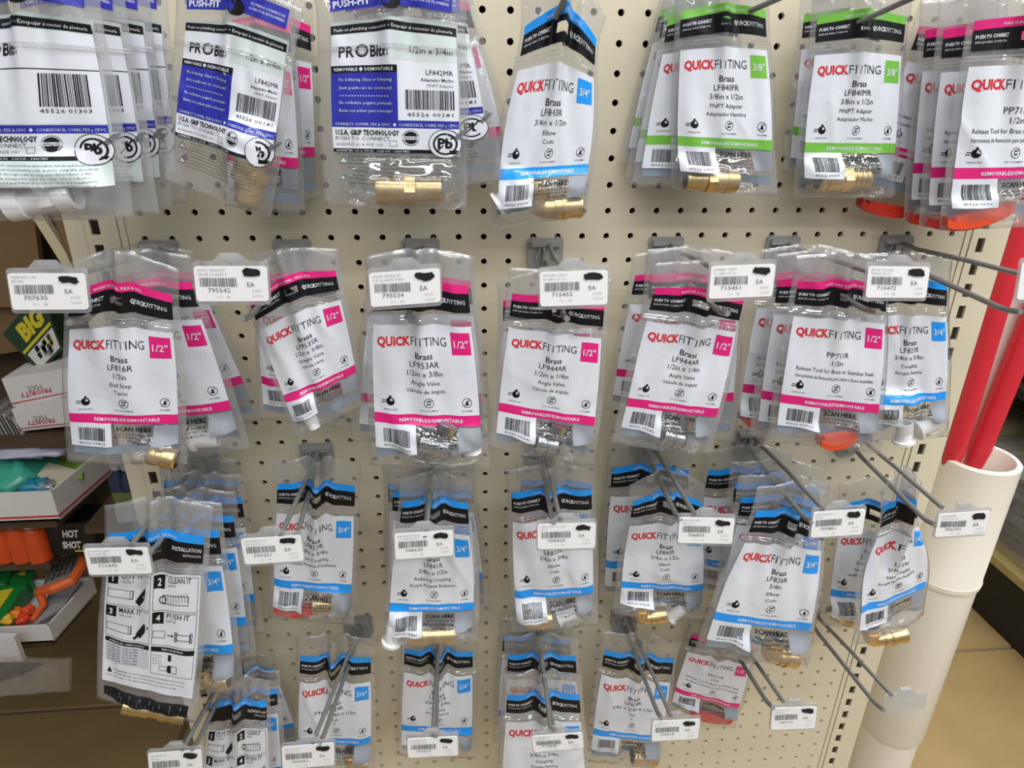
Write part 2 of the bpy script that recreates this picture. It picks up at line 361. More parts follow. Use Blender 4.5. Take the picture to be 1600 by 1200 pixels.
def pb_label(kind, seed):
    key = ('pb', kind)
    if key in ARTS: return ARTS[key]
    W, H = .125, .2; h = Art(W, H, NU, NV)
    h.rect(.1, .03, .9, .115, NAVY); h.text('PUSH-FIT', .12, .103, .0055, PAPER, 3, 'l', .03, wid=.03); h.text('PLUMBING CONNECTOR', .88, .07, .0022, PAPER, 3, 'r'); h.text('CONECTOR DE PLOMER\u00cdA', .88, .09, .0022, PAPER, 3, 'r'); h.disc(.5, .1, .007, INK, 2)
    a = Art(W, H, NU, NV)
    a.rect(.1, .175, .93, .73 if kind == 'blue' else .84, PALEP, 1); a.rect(.1, .175, .93, .21, INK, 2)
    a.text('Push-on plumbing connector \u2022 Empujar el conector de plomer\u00eda', .12, .2, .0026, PAPER, 4, 'l', 0, wid=.098)
    a.text('PR', .15, .305, .0088, INK, 3, 'l', .02, res=2, wid=.0125); a.text('Bite', .15+.0255/W, .305, .0088, INK, 3, 'l', .03, res=2, wid=.0155)
    a.ring(.15+.0188/W, .281, .0052, .0016, INK, 3); a.ring(.15+.0188/W, .281, .0030, .0004, INK, 3)
    if kind == 'blue':
        a.rect(.1, .215, .93, .345, PAPER, 1.5) ; a.rect(.5, .215, .93, .32, PALEP, 2)
        a.text('1/2in x 3/4in', .9, .29, .0052, INK, 3, 'r')
        a.rect(.1, .34, .53, .37, INK, 2); a.text('REMOVABLE \u25c6 DESMONTABLE', .12, .362, .0027, PAPER, 4, 'l', .01, wid=.048); a.rect(.1, .37, .53, .6, NAVY, 2); a.rect(.53, .34, .93, .575, PAPER, 2)
        for t, y in (('No Soldering, Glues or Crimping', .405), ('Just push-on to connect!', .44), ('No soldadura, pegante, prensado', .505), ('Basta con pulsar para conectar!', .54)): a.text(t, .15, y, .0027, PALEP, 4, 'l', 0, wid=.043)
        for k in range(18): a.rect(.16+k*.018, .466, .166+k*.018, .471, PAPER, 4)
        a.text('LF842MR', .9, .375, .0042, INK, 4, 'r'); a.text('Adaptador Macho', .9, .402, .0026, INK, 4, 'r', .01); a.text('MNPT Adapter', .9, .426, .0025, GREYI, 4, 'r')
        a.bars(.58, .44, .9, .525, INK, 7, 4, 40); a.text('45526 00181', .74, .556, .0033, INK, 4, 'c', wid=.038)
    else:
        a.rect(.1, .215, .93, .57, PAPER, 2); a.rect(.1, .352, .93, .356, INK, 3); a.text('712', .14, .42, .006, INK, 4)
        a.bars(.56, .37, .86, .5, INK, 9, 4, 34); a.text('45526 01303', .71, .525, .0033, INK, 4, 'c', wid=.038); a.text('Codos', .12, .5, .003, INK, 4); a.text('Tee', .12, .54, .003, INK, 4)
    a.rect(.1, .575, .93, .61, NAVY, 3); a.text('CONNECT COPPER, PEX & CPVC  \u25c6  CONEXI\u00d3N EL COBRE, PEX y CPVC', .12, .602, .0026, PALEP, 4, 'l', 0, wid=.1)
    a.rect(.1, .61, .93, .71, PAPER, 2)
    a.text('U.S.A. GRIP TECHNOLOGY', .12, .645, .0046, INK, 4, 'l', .035, wid=.052); a.text('PUSH TO CONNECT', .12, .67, .0036, INK, 4, 'l', -.005, wid=.044); a.text('ASSE/ANSI 61 & ASSE 1061', .12, .695, .0025, GREYI, 4, 'l', 0, wid=.038)
    a.frame(.47, .668, .52, .695, .0004, GREYI, 4)
    a.disc(.61, .655, .0072, INK, 4, 22); a.ring(.61, .655, .0066, .0007, PAPER, 5); a.rect(.555, .648, .665, .664, PAPER, 5); a.text('APPROVED', .61, .661, .002, INK, 6, 'c', .01, wid=.012)
    a.rect(.1, .71, .93, .728, INK, 3); a.text('DIAMETER: 1/2 to 3/4 IN.   0.625 P.D. - 0.864 MKS', .12, .724, .0018, PAPER, 4, 'l', 0, wid=.06)
    a.disc(.84, .68, .0138, PAPER, 5, 28); a.ring(.84, .68, .0138, .0006, INK, 6, 28); a.ring(.84, .68, .0102, .0016, INK, 6, 28); a.text('Pb', .84, .698, .0088, INK, 6, 'c', .04, res=2)
    a.line(.79, .712, .89, .648, .0014, INK, 7); a.poly([(.9, .645), (.95, .615), (.99, .612), (.96, .64), (.91, .665)], GREYI, 6)
    if kind == 'blue': a.poly([(.1, .728)]*3, INK)
    for k in range(8):
        a.text(('WARNING: read and follow all product labels and installation', 'including your local plumbing code, before using this product', 'ADVERTENCIA: lea y siga todas las etiquetas del producto y las', 'instrucciones de instalaci\u00f3n antes de usar este producto')[k % 4], .14+(.08 if k % 4 < 2 else .05), .752+k*.0175, .0019, GREYI if kind != 'blue' else INK, 4, 'l', 0, wid=.08)
    for y in (.77, .85): a.poly([(.16, y-.025), (.195, y+.012), (.125, y+.012)], GREYI, 4); a.poly([(.16, y-.015), (.182, y+.006), (.138, y+.006)], PALEP, 5)
    b = Art(W, H, NU, NV); b.rect(.09, .16, .94, .74, PALEP)
    # the lower third of this bag is clear: print panel ends above it
    ARTS[key] = (h, a, b); return ARTS[key]

# ---------------------------------------------------------------- fittings inside the bags
def frame_from(p0, p1):
    p0, p1 = np.asarray(p0, float), np.asarray(p1, float); x = p1-p0; L = np.linalg.norm(x); x = x/L
    y = np.array([0, 1., 0]); y = y-x*(y@x); y /= np.linalg.norm(y); z = np.cross(x, y)
    return p0, x, y, z, L
def make_fitting(kind, p0, p1, r, label, group=None):
    o, x, y, z, L = frame_from(p0, p1); c = (np.asarray(p0)+np.asarray(p1))/2
    names = dict(coupling='brass_coupling', elbow='brass_elbow', cap='brass_end_fitting', valve='chrome_valve', plug='plastic_plug', tool='release_tool', otool='release_tool', tee='plastic_tee', adapter='brass_adapter')
    cats = dict(tool='tool', otool='tool', plug='plug', valve='valve')
    e = empty(names[kind], c, label, cats.get(kind, 'fitting'), group)
    def rings(p, d, prof, m, name, bore=True, seg=20):
        mb = MB(); pts = [p+d*s for s, q in prof]; mb.sweep(pts, [q for s, q in prof], seg, 0, cap=not bore)
        ob = mb.build(name, m, e, smooth=True)
        return ob
    def bore(p, d, q, name='bore', m=BRASSD):     # recessed bore facing -d, inner shade put into its colour
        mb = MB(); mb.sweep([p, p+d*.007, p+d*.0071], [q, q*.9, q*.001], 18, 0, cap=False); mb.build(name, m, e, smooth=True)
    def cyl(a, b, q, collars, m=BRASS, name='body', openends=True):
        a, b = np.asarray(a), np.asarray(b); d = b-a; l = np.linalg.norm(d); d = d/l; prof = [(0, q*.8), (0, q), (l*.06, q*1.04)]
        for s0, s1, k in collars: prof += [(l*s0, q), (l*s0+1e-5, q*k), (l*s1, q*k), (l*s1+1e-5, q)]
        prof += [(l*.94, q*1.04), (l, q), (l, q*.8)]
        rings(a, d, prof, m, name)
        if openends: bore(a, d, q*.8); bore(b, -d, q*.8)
    if kind == 'coupling':
        cyl(p0, p1, r*.93, [(.14, .2, 1.07), (.42, .58, .86), (.8, .86, 1.07)])
    elif kind == 'adapter':
        m = (np.asarray(p0)+np.asarray(p1))/2
        cyl(p0, m, r*.92, [(.3, .45, 1.08)], name='push_end'); 
        mb = MB(); mb.sweep([m-x*L*.06, m-x*L*.06, m+x*L*.1, m+x*L*.1], [r*.5, r*1.08, r*1.08, r*.5], 6, 0, cap=False); mb.build('hex_nut', BRASS, e)
        cyl(m+x*L*.1, p1, r*.8, [(.2, .3, 1.06), (.45, .55, 1.06), (.7, .8, 1.06)], name='threaded_end')
    elif kind == 'elbow':
        q = r*.85; cn = o+x*L*.3; up = z if z[2] > 0 else -z
        path = [cn+up*r*1.6, cn+up*r*.6]+[cn+up*r*.6*(1-math.sin(t))+x*r*.6*(1-math.cos(t)) for t in np.linspace(.2, 1.5, 6)]+[cn+x*r*.7, o+x*L]
        mb = MB(); mb.sweep(path, q*.9, 20, 0, cap=False); mb.build('bend', BRASS, e, smooth=True)
        cyl(o+x*L*.55, o+x*L, q, [(.3, .45, 1.12)], name='arm'); cyl(cn+up*r*.8, cn+up*(r*2.0), q, [(.3, .5, 1.12)], name='arm')
    elif kind == 'cap':
        mb = MB(); mb.sweep([o, o, o+x*L*.12, o+x*L*.3, o+x*L*.32, o+x*L*.5, o+x*L*.52, o+x*L*.93, o+x*L], [r*.1, r*.85, r, r, r*.92, r*.92, r, r, r*.86], 22, 0, cap=False); mb.build('body', BRASS, e, smooth=True); bore(o+x*L, -x, r*.86)
    elif kind == 'plug':
        mb = MB(); mb.sweep([o, o, o+x*L*.12, o+x*L*.13, o+x*L*.9, o+x*L, o+x*L, o+x*L*.3], [r*.05, r*1.15, r*1.15, r*.85, r*.82, r*.78, r*.62, r*.6], 20, 0, cap=False); mb.build('plug_body', WPLAST, e, smooth=True)
    elif kind == 'tee':
        for a, b in ((o, o+x*L), (o+x*L*.62-z*r*.4, o+x*L*.62+ (z if z[2] > 0 else -z)*L*.42)):
            mb = MB(); a = np.asarray(a); b = np.asarray(b); d = b-a; mb.sweep([a+d*.1, a, a, a+d*.25, a+d*.26, a+d*.75, a+d*.76, b, b, b-d*.1], [r*.6, r*.7, r, r, r*.8, r*.8, r, r, r*.7, r*.6], 20, 0, cap=False); mb.build('tube', WPLAST, e, smooth=True)
    elif kind in ('tool', 'otool'):
        mb = MB(); N = 14; prof = []
        for i in range(N+1):
            t = math.pi*(i/N); cx = o+x*L*(.5-.5*math.cos(t)); dn = (-z if z[2] > 0 else z)*math.sin(t)*r*.7; prof.append(cx+dn)
        hh = r*.55; th = .0016; up = (z if z[2] > 0 else -z)
        for i in range(N):
            a, b = prof[i], prof[i+1]; n = y*.006
            mb.add([a-n, a+n, a+n+up*hh, a-n+up*hh, b-n, b+n, b+n+up*hh, b-n+up*hh], [(0, 4, 5, 1), (1, 5, 6, 2), (2, 6, 7, 3), (3, 7, 4, 0)]+([(0, 1, 2, 3)] if i == 0 else [])+([(4, 7, 6, 5)] if i == N-1 else []))
        mb.build('clip', REDPL if kind == 'tool' else ORPL, e, smooth=True)
        mb = MB(); a, b = prof[3], prof[N-3]; mb.box((a+b)/2+up*hh*1.1, (b-a)/2*.9, y*.004, up*hh*.5); mb.build('grip', REDPL if kind == 'tool' else ORPL, e)
    elif kind == 'valve':
        cyl(o, o+x*L*.45, r*.8, [(.3, .5, 1.1)], CHROME, 'inlet')
        mb = MB(); mb.sweep([o+x*L*.4, o+x*L*.4, o+x*L*.7, o+x*L*.7], [r*.3, r, r, r*.3], 12, 0, cap=False); mb.build('valve_body', CHROME, e, smooth=True)
        up = z if z[2] > 0 else -z; k = o+x*L*.55
        mb = MB(); mb.sweep([k, k+up*r*1.6, k+up*r*1.6, k+up*r*2.3, k+up*r*2.4], [r*.5, r*.5, r*.95, r*.95, r*.5], 14, 0); mb.build('outlet', CHROME, e, smooth=True)
        mb = MB(); mb.sweep([o+x*L*.7, o+x*L*.82, o+x*L*.82, o+x*L], [r*.35, r*.35, r*.8, r*.8], 8, 0); mb.build('handle', CHROME, e, smooth=True)
    return e

# ---------------------------------------------------------------- bags
def bag(quad, d, design, label, group, fits=(), seed=1, arch=.008, pleat=1., squeeze=.0, film=None, wave=1., holed=True, slack=.0):
    rn = np.random.RandomState(seed); dl, dr = d if isinstance(d, tuple) else (d, d); f = INCH
    TL, TR, BR, BL = [P(q[0], q[1], dd*f) for q, dd in zip(quad, (dl, dr, dr, dl))]
    h, a, b = design; Wn = a.W; NUx, NVx = NU, NV
    u = np.linspace(0, 1, NUx+1); v = np.linspace(0, 1, NVx+1); U, V = np.meshgrid(u, v)
    base = (1-U)[..., None]*(1-V)[..., None]*TL+U[..., None]*(1-V)[..., None]*TR+U[..., None]*V[..., None]*BR+(1-U)[..., None]*V[..., None]*BL
    ex = (TR-TL+BR-BL)/2; ez = (BL-TL+BR-TR)/2; W = np.linalg.norm(ex); H = np.linalg.norm(ez); n = np.cross(ex, ez); n /= np.linalg.norm(n)
    if n[1] > 0: n = -n
    exn = ex/W; ezn = ez/H
    # header droops to both sides of the hook
    base = base-ezn*(arch*(1-np.abs(2*U-1)**1.2)*np.exp(-(V/.3)**2))[..., None]
    base = base-exn*(squeeze*W*(U-.5)*np.exp(-((V-.12)/.3)**2))[..., None]
    edge = np.clip(np.minimum(U, 1-U)/.12, 0, 1)**.7*np.clip((1-V)/.06, 0, 1)**.7*np.clip(V/.1, .15, 1)
    wv = np.zeros_like(U)
    for k in range(6):
        kx = rn.uniform(2, 9); kv = rn.uniform(-4, 4); wv += rn.uniform(.25, .8)*np.sin(kx*U*math.pi+kv*V*math.pi+rn.uniform(0, 6.3))/(1+.12*kx)
    sharp = np.zeros_like(U)
    for k in range(7):
        an = rn.normal(0, .55); px, pv = rn.uniform(.1, .9), rn.uniform(0, 1.0); t = (U-px)*math.cos(an)+(V-pv)*math.sin(an)*1.7
        s2 = -(U-px)*math.sin(an)+(V-pv)*1.7*math.cos(an)
        sharp += rn.uniform(.4, 1.2)*np.exp(-np.abs(t)/.035)*np.exp(-(s2/rn.uniform(.15, .5))**2)
    wf = .0012*wave*wv+.0017*wave*sharp
    pl = pleat*.009*np.exp(-((U-.5-.03*rn.normal())/.055)**2)*np.exp(-np.clip(V-.1, 0, 1)**2/.35**2)
    pl -= pleat*.004*(np.exp(-((U-.38)/.06)**2)+np.exp(-((U-.62)/.06)**2))*np.exp(-np.clip(V-.1, 0, 1)**2/.3**2)
    curl = -.006*(2*U-1)**2*np.exp(-(V/.8)**2)
    mid = base+n*(wf+pl+curl)[..., None]
    bf = np.zeros_like(U); items = []
    for kind, a0, a1, r, flabel, fgroup in fits:
        q0 = P(a0[0], a0[1], (dl+dr)/2*f); q1 = P(a1[0], a1[1], (dl+dr)/2*f); sg = q1-q0; t = np.clip(((base-q0)@sg)/(sg@sg), 0, 1)
        dist = np.linalg.norm(base-(q0+t[..., None]*sg), axis=2)
        rr = r*(1.9 if kind in ('elbow', 'tee') else 1); cur = (min(r, .0068 if 'tool' in kind else 1)+.0012)*np.exp(-(np.clip(dist-rr*.75, 0, 1)/.011)**2)
        bf = np.maximum(bf, cur); items.append((kind, q0, q1, r, flabel, fgroup))
    gen = .0022*np.sin(np.pi*np.clip(V, 0, 1))**.6
    ff = (np.maximum(gen, bf))*edge; fb = np.maximum(gen*.6, bf)*edge
    wn = np.zeros_like(U)
    if bf.max() > 0:
        wn = .0007*np.sin(U*37+V*11+seed)*np.clip(bf/.008, 0, 1)+.0006*np.sin(V*61-U*17+seed)*np.clip(bf/.008, 0, 1)
    front = Sheet(mid+n*(ff+wn)[..., None]); back = Sheet(mid-n*(fb+.0004)[..., None])
    e = empty('fitting_bag', (TL+TR)/2, label, 'bag', group)
    hole = (lambda x, y: not (.43 < x+.5/NUx < .57 and .162 < y+.5/NVx < .205)) if holed else None
    V1, F1 = front.film(-.0002, hole); V2, F2 = back.film(-.0003, hole)
    nvv = len(V1); per = [i for i in range(NUx+1)]+[(j+1)*(NUx+1)-1 for j in range(1, NVx+1)]+[NVx*(NUx+1)+i for i in range(NUx-1, -1, -1)]+[j*(NUx+1) for j in range(NVx-1, 0, -1)]
    # close the four sealed edges
    rim = [(per[i], per[(i+1) % len(per)], per[(i+1) % len(per)]+nvv) for i in range(len(per))]+[(per[i], per[(i+1) % len(per)]+nvv, per[i]+nvv) for i in range(len(per))]
    fast('film', np.concatenate([V1, V2]), np.concatenate([F1, F2+nvv, np.array(rim)]), [film or FILM], None, e, smooth=True)
    front.art('header_print', h, e); front.art('label_print', a, e)
    back.art('back_print', b, e, base=.0006)
    # zip seal: two thin ridges
    mb = MB()
    for vv in (.262, .275):
        uu = np.linspace(.02, .98, 24); pts = front.at(uu, np.full(24, vv), np.full(24, .0016)); mb.sweep(list(pts), .0006, 4, 0)
    mb.build('zip_seal', film or FILM, e)
    for i, (kind, q0, q1, r, fl, fg) in enumerate(items): make_fitting(kind, q0, q1, r, fl, fg)
    return W, H
#@@PART2
# ---------------------------------------------------------------- pegboard and uprights
def board(name, c0, c1, r0, r1, rtop, rbot, roff, label):
    V = []; F = []; MI = []; rad = .128*INCH; g = INCH; T = .005
    ang = [math.radians(22.5+45*k) for k in range(8)]
    def Q(x, z, y=0.): V.append((x, y, z)); return len(V)-1
    for c in range(c0, c1+1):
        for r in range(r0, r1+1):
            x, z = c*g, Z0-(r+roff)*g; h = g/2
            oc = [Q(x+h*a, z+h*b) for a, b in ((1, .414), (.414, 1), (-.414, 1), (-1, .414), (-1, -.414), (-.414, -1), (.414, -1), (1, -.414))]
            cr = [Q(x+h*a, z+h*b) for a, b in ((1, 1), (-1, 1), (-1, -1), (1, -1))]
            ic = [Q(x+rad*math.cos(a), z+rad*math.sin(a)) for a in ang]; ib = [Q(x+rad*math.cos(a), z+rad*math.sin(a), T) for a in ang]
            for k in range(8):
                F.append((oc[k], ic[k], ic[(k+1) % 8], oc[(k+1) % 8])); F.append((ic[k], ib[k], ib[(k+1) % 8], ic[(k+1) % 8]))
            for k, q in enumerate(((0, 1), (2, 3), (4, 5), (6, 7))): F.append((oc[q[0]], oc[q[1]], cr[k]))
    xa, xb = (c0-.5)*g, (c1+.5)*g; za, zb = Z0-(r0+roff-.5)*g, Z0-(r1+roff+.5)*g; X0, X1 = xa-.1*g, xb+.1*g; ZA, ZB = Z0-rtop*g, Z0-rbot*g
    for q in ((X0, xa, ZB, ZA), (xb, X1, ZB, ZA), (xa, xb, za, ZA), (xa, xb, ZB, zb)):
        if q[3]-q[2] > 1e-5: F.append((Q(q[0], q[2]), Q(q[1], q[2]), Q(q[1], q[3]), Q(q[0], q[3])))
    for q in (((X0, ZB), (X1, ZB)), ((X0, ZA), (X1, ZA)), ((X0, ZB), (X0, ZA)), ((X1, ZB), (X1, ZA))):
        F.append((Q(q[0][0], q[0][1]), Q(q[1][0], q[1][1]), Q(q[1][0], q[1][1], T), Q(q[0][0], q[0][1], T)))
    o = obj(name, V, F, CREAM); tag(o, label, 'pegboard'); return o
board('pegboard_panel', -9, 24, -16, 17, -16.5, 17.46, 0, 'upper cream pegboard panel with round holes carrying the bag hooks')
board('pegboard_panel', -9, 24, 0, 26, 17.50, 45.4, 18.953, 'lower cream pegboard panel under the seam, mostly bare at the bottom right')
def upright(c0, c1, cs, label, flip=1):
    g = INCH; e = empty('slotted_upright', ((c0+c1)/2*g, .015, 0), label, 'upright'); mb = MB(); y1 = .03
    a = [c0, c0+.24, c0+.27, cs-.17, cs+.17, c1-.72, c1-.69, c1]
    if flip < 0: a = [c0, c0+.69, c0+.72, cs-.17, cs+.17, c1-.27, c1-.24, c1]
    zt, zb = Z0+16*g, Z0-50*g
    mb.bx(a[0]*g, a[1]*g, -.001, y1, zb, zt); mb.bx(a[6]*g, a[7]*g, -.001, y1, zb, zt)
    mb.bx(a[2]*g, a[3]*g, -.002, .001, zb, zt); mb.bx(a[4]*g, a[5]*g, -.002, .001, zb, zt)
    mb.bx(a[1]*g, a[6]*g, y1-.002, y1, zb, zt, 1)  # black strip painted as the shade inside slots and grooves
    for k in range(-16, 50):
        mb.bx(a[3]*g, a[4]*g, -.002, .001, Z0-(k+1.19)*g, Z0-(k+.81)*g)
    o = mb.build('upright_post', [CREAM, DARK], e); return e
upright(24.62, 26.6, 25.38, 'slotted cream metal upright right of the pegboard beside the red tubes')
upright(-11.8, -9.62, -10.7, 'slotted cream metal upright left of the pegboard', -1)
gon = empty('gondola', (.19, .06, 0), 'cream shop gondola whose end carries the pegboard', 'shelf unit')
mb = MB(); mb.bx(-11.5*INCH, 26.3*INCH, .032, .04, .11, Z0+16*INCH); mb.build('hole_shade_panel', DARK, gon)  # dark sheet added as the shade seen through the peg holes
mb = MB(); mb.bx(-11.9*INCH, 26.7*INCH, -.02, .03, 0, .045); mb.build('kick_panel', CREAM, gon)
mb = MB(); mb.bx(-.285, .65, .05, 2.6, .05, 2.25); mb.build('body', CREAM, gon)

# ---------------------------------------------------------------- hooks
def hook(c, r, tu, tl, d, label, lab_extra=None):
    g = INCH; x = c*g; z = Z0-r*g; e = empty('peg_hook', (x, 0, z), label, 'hook', 'grey wire hooks on the pegboard')
    pts = [(-.72, .2), (-.66, .26), (.66, .26), (.72, .2), (.72, -.75), (.5, -1.2), (.28, -1.38), (-.28, -1.38), (-.5, -1.2), (-.72, -.75)]
    mb = MB(); q = [(x+a*g, -.001, z-.1*g+b*g) for a, b in pts]; mb.prism(q, (0, -.0028, 0)); mb.build('back_plate', GALVP, e)
    mb = MB(); mb.box((x, -.006, z-.05*g), (.6*g, 0, 0), (0, .0035, 0), (0, 0, .1*g)); mb.box((x, -.006, z-.62*g), (.13*g, 0, 0), (0, .0035, 0), (0, 0, .5*g))
    for s in (-1, 1): mb.box((x+s*.3*g, -.005, z-.4*g), (.05*g, 0, .0), (0, .002, 0), (s*-.12*g, 0, .3*g))
    for s in (-1, 1): mb.sweep([(x+s*.5*g, -.002, z+.1*g), (x+s*.5*g, .012, z+.1*g), (x+s*.5*g, .016, z+.25*g)], .0024, 8)
    mb.build('plate_rib', GALVP, e)
    U = P(tu[0], tu[1], d*g); L = P(tl[0], tl[1], d*g)
    a = np.array([x+.1*g, -.004, z-.1*g]); b = np.array([x+.12*g, -.018, z-.12*g])
    mb = MB(); mb.sweep([a, b, b+(U-b)*.08+np.array([0, 0, -.002]), b+(U-b)*.5, U], .0023, 10); mb.build('upper_wire', GALV, e, smooth=True)
    a = np.array([x, -.006, z-.75*g]); b = np.array([x, -.02, z-.8*g]); Le = L+np.array([0, 0, .0])
    K = b+(Le-b)*.86+np.array([0, 0, -.004])
    mb = MB(); mb.sweep([a, b, b+(Le-b)*.1+np.array([0, 0, -.002]), b+(Le-b)*.5+np.array([0, 0, -.003]), K, K+(Le-K)*.4+np.array([0, 0, -.001]), Le], .0025, 10); mb.build('lower_wire', GALV, e, smooth=True)
    return e
TD = 7.1
def price_tag(q, num, label, lines, d=TD, seed=0, blank=False, blot=True):
    c = [P(x, y, d*INCH) for x, y in q]; W = np.linalg.norm(c[1]-c[0]); H = np.linalg.norm(c[3]-c[0])
    e = empty('price_tag', (c[0]+c[1])/2, label, 'price tag', 'price tags on the hook ends')
    G = np.array([[c[0], c[1]], [c[3], c[2]]]); sh = Sheet(G); ex = (c[1]-c[0])/W; ez = (c[3]-c[0])/H; n = sh.N[0, 0]
    def rnd(x0, y0, x1, y1, r, off):
        pts = []
        for cx, cy, a0 in ((x1-r, y0+r, 270), (x1-r, y1-r, 0), (x0+r, y1-r, 90), (x0+r, y0+r, 180)):
            for k in range(5): a = math.radians(a0+22.5*k); pts.append(c[0]+ex*(cx+r*math.cos(a))+ez*(cy+r*math.sin(a))+n*off)
        return pts
    mb = MB(); mb.prism(rnd(-.0012, -.0035, W+.0012, H+.003, .003, -.0006), -n*.0016); mb.build('tag_holder', ACRYL, e)
    mb = MB(); t = [c[0]+ex*W*.25-ez*.003, c[0]+ex*W*.75-ez*.003, c[0]+ex*W*.62-ez*.0095, c[0]+ex*W*.36-ez*.0095]; mb.prism([p-n*.0008 for p in t], -n*.0014); mb.build('hanging_tab', ACRYL, e)
    mb = MB(); s0 = c[0]+ex*W*.5-ez*.0055-n*.004; mb.sweep([s0-n*.0+ex*-.006, s0+ex*.006], .0032, 8); mb.build('wire_clip', ACRYL, e)
    if blank: return e
    mb = MB(); mb.prism(rnd(0, 0, W, H, .0025, .0003), -n*.0006); mb.build('paper_label', TAGP, e)
    a = Art(W, H, 1, 1); k = W/.055
    a.text(lines[0], .05, .13, .0019*k, TAGF, 3); a.text(lines[1], .05, .245, .0019*k, TAGF, 3)
    a.bars(.07, .31, .57, .56, TAGINK, seed+3, 3, 30); a.text(num, .32, .72, .0033*k, TAGINK, 3, 'c', wid=W*.3, res=2)
    a.text('EA', .76, .56, .0036*k, TAGINK, 3, 'c', res=2); a.text('E 2533', .9, .7, .0018*k, TAGF, 3, 'r'); a.text('221204', .91, .85, .0018*k, TAGF, 3, 'r'); a.text('10 1    EA', .38, .88, .0018*k, TAGF, 3, 'c')
    sh.art('tag_print', a, e, base=.0004)
    if blot:
        rn = random.Random(seed*7+1); b = Art(W, H, 1, 1); pts = []
        for i in range(16):
            t = 2*math.pi*i/16; pts.append((.78+.135*math.copysign(abs(math.cos(t))**.6, math.cos(t))*rn.uniform(.85, 1.1), .17+.115*math.copysign(abs(math.sin(t))**.7, math.sin(t))*rn.uniform(.6, 1.25)+.02*math.cos(t)))
        b.poly([(.78, .16)]+pts+[pts[0]], MARK, 5); sh.art('marker_blot', b, e, base=.0004)
    return e
HK = [ # column, row, upper tip, lower tip, reach, label
 (-8.5, .2, (80, 440), (108, 504), TD, 'grey wire hook at the left upright carrying tag 707635'),
 (-3.5, .2, (362, 440), (377, 499), TD, 'second grey hook from the left in the upper full row'),
 (1.5, .2, (642, 440), (633, 503), TD, 'grey hook above the chrome angle valve bag'),
 (6.5, .2, (893, 445), (886, 498), TD, 'grey hook just below the arched blue bag'),
 (11.5, .2, (1135, 430), (1137, 490), TD, 'grey hook bending right above the leaning pink valve bag'),
 (16.5, .2, (1380, 432), (1372, 487), TD, 'grey hook below the right green bag, above the release tool bag'),
 (21.5, .2, (1640, 440), (1595, 487), TD, 'grey wire hook reaching past the red tubes at the right edge'),
 (-8.5, 9.2, (205, 852), (236, 860), TD, 'grey wire hook above tag 715445 at the lower left'),
 (-3.5, 9.2, (438, 838), (460, 840), TD, 'grey hook below the tilted straight valve bag'),
 (1.5, 9.2, (667, 832), (664, 836), TD, 'grey hook through the reducing coupling bags'),
 (6.5, 9.2, (875, 812), (865, 816), TD, 'grey hook through the blue elbow bag in the lower middle'),
 (11.5, 9.2, (1085, 803), (1063, 810), TD, 'grey hook slanting right over the arched blue elbow bag'),
 (16.5, 9.2, (1286, 795), (1268, 815), TD, 'grey hook slanting right over the big leaning blue bag'),
 (21.5, 9.2, (1472, 793), (1461, 820), TD, 'grey wire hook reaching in front of the white pipe to a price tag'),
 (-8.5, 20, (285, 1172), (300, 1170), TD, 'grey wire hook at the bottom left corner'),
 (-2.5, 19.1, (488, 1162), (499, 1162), TD, 'grey hook above the bottom blue tee bag'),
 (1.5, 19.4, (676, 1150), (681, 1150), TD, 'grey hook in front of the bottom blue coupling bag'),
 (6.5, 19.4, (860, 1138), (866, 1140), TD, 'grey hook over the cut off blue bag at the bottom edge'),
 (11.3, 19.6, (1048, 1118), (1033, 1122), TD, 'grey hook slanting down beside the small pink bag'),
 (16.5, 19.9, (1224, 1096), (1208, 1106), TD, 'empty grey wire hook at the bottom with a pale price tag'),
 (21.5, 19.9, (1393, 1086), (1381, 1110), TD, 'empty grey wire hook ending in a blank clear holder'),
 (-8.5, -10.2, (40, -75), (60, -40), 6.4, 'grey wire hook above the frame carrying the white tee bags'),
 (-3.5, -10.2, (345, -85), (352, -45), 5.6, 'grey wire hook above the frame carrying the tilted royal blue bag'),
 (1.5, -10.2, (612, -85), (608, -45), 5.6, 'grey wire hook above the frame carrying the large royal blue bag'),
 (21.5, -10.2, (1640, -70), (1600, -30), 5, 'grey wire hook above the frame carrying the release tool bags at the right'),
 (6.5, -10.2, (915, -60), (905, -30), 5, 'grey wire hook at the top edge carrying the twisted blue bag'),
 (11.5, -10.2, (1230, -55), (1215, -30), 5, 'grey wire hook at the top edge carrying the left green bags'),
 (16.5, -10.2, (1480, -40), (1450, -20), 5, 'grey wire hook at the top edge carrying the right green bags'),
]
for h in HK: hook(*h)
# slanting wires of the top row: their fronts droop into the picture
def loose_wire(p, q, d0, d1, label):
    mb = MB(); mb.sweep([P(p[0], p[1], d0*INCH), P(q[0], q[1], d1*INCH)], .0023, 10); o = mb.build('hook_wire', GALV, None, smooth=True); tag(o, label, 'hook'); return o
loose_wire((868, 28), (895, -30), 2.6, 3.4, 'grey hook wire through the twisted blue bag at the top edge')
loose_wire((1341, 35), (1450, -14), 2.3, 4.5, 'grey hook wire slanting up from the right green bag')
loose_wire((1165, 20), (1262, -22), 2.3, 4.3, 'grey hook wire slanting up from the left green bag')

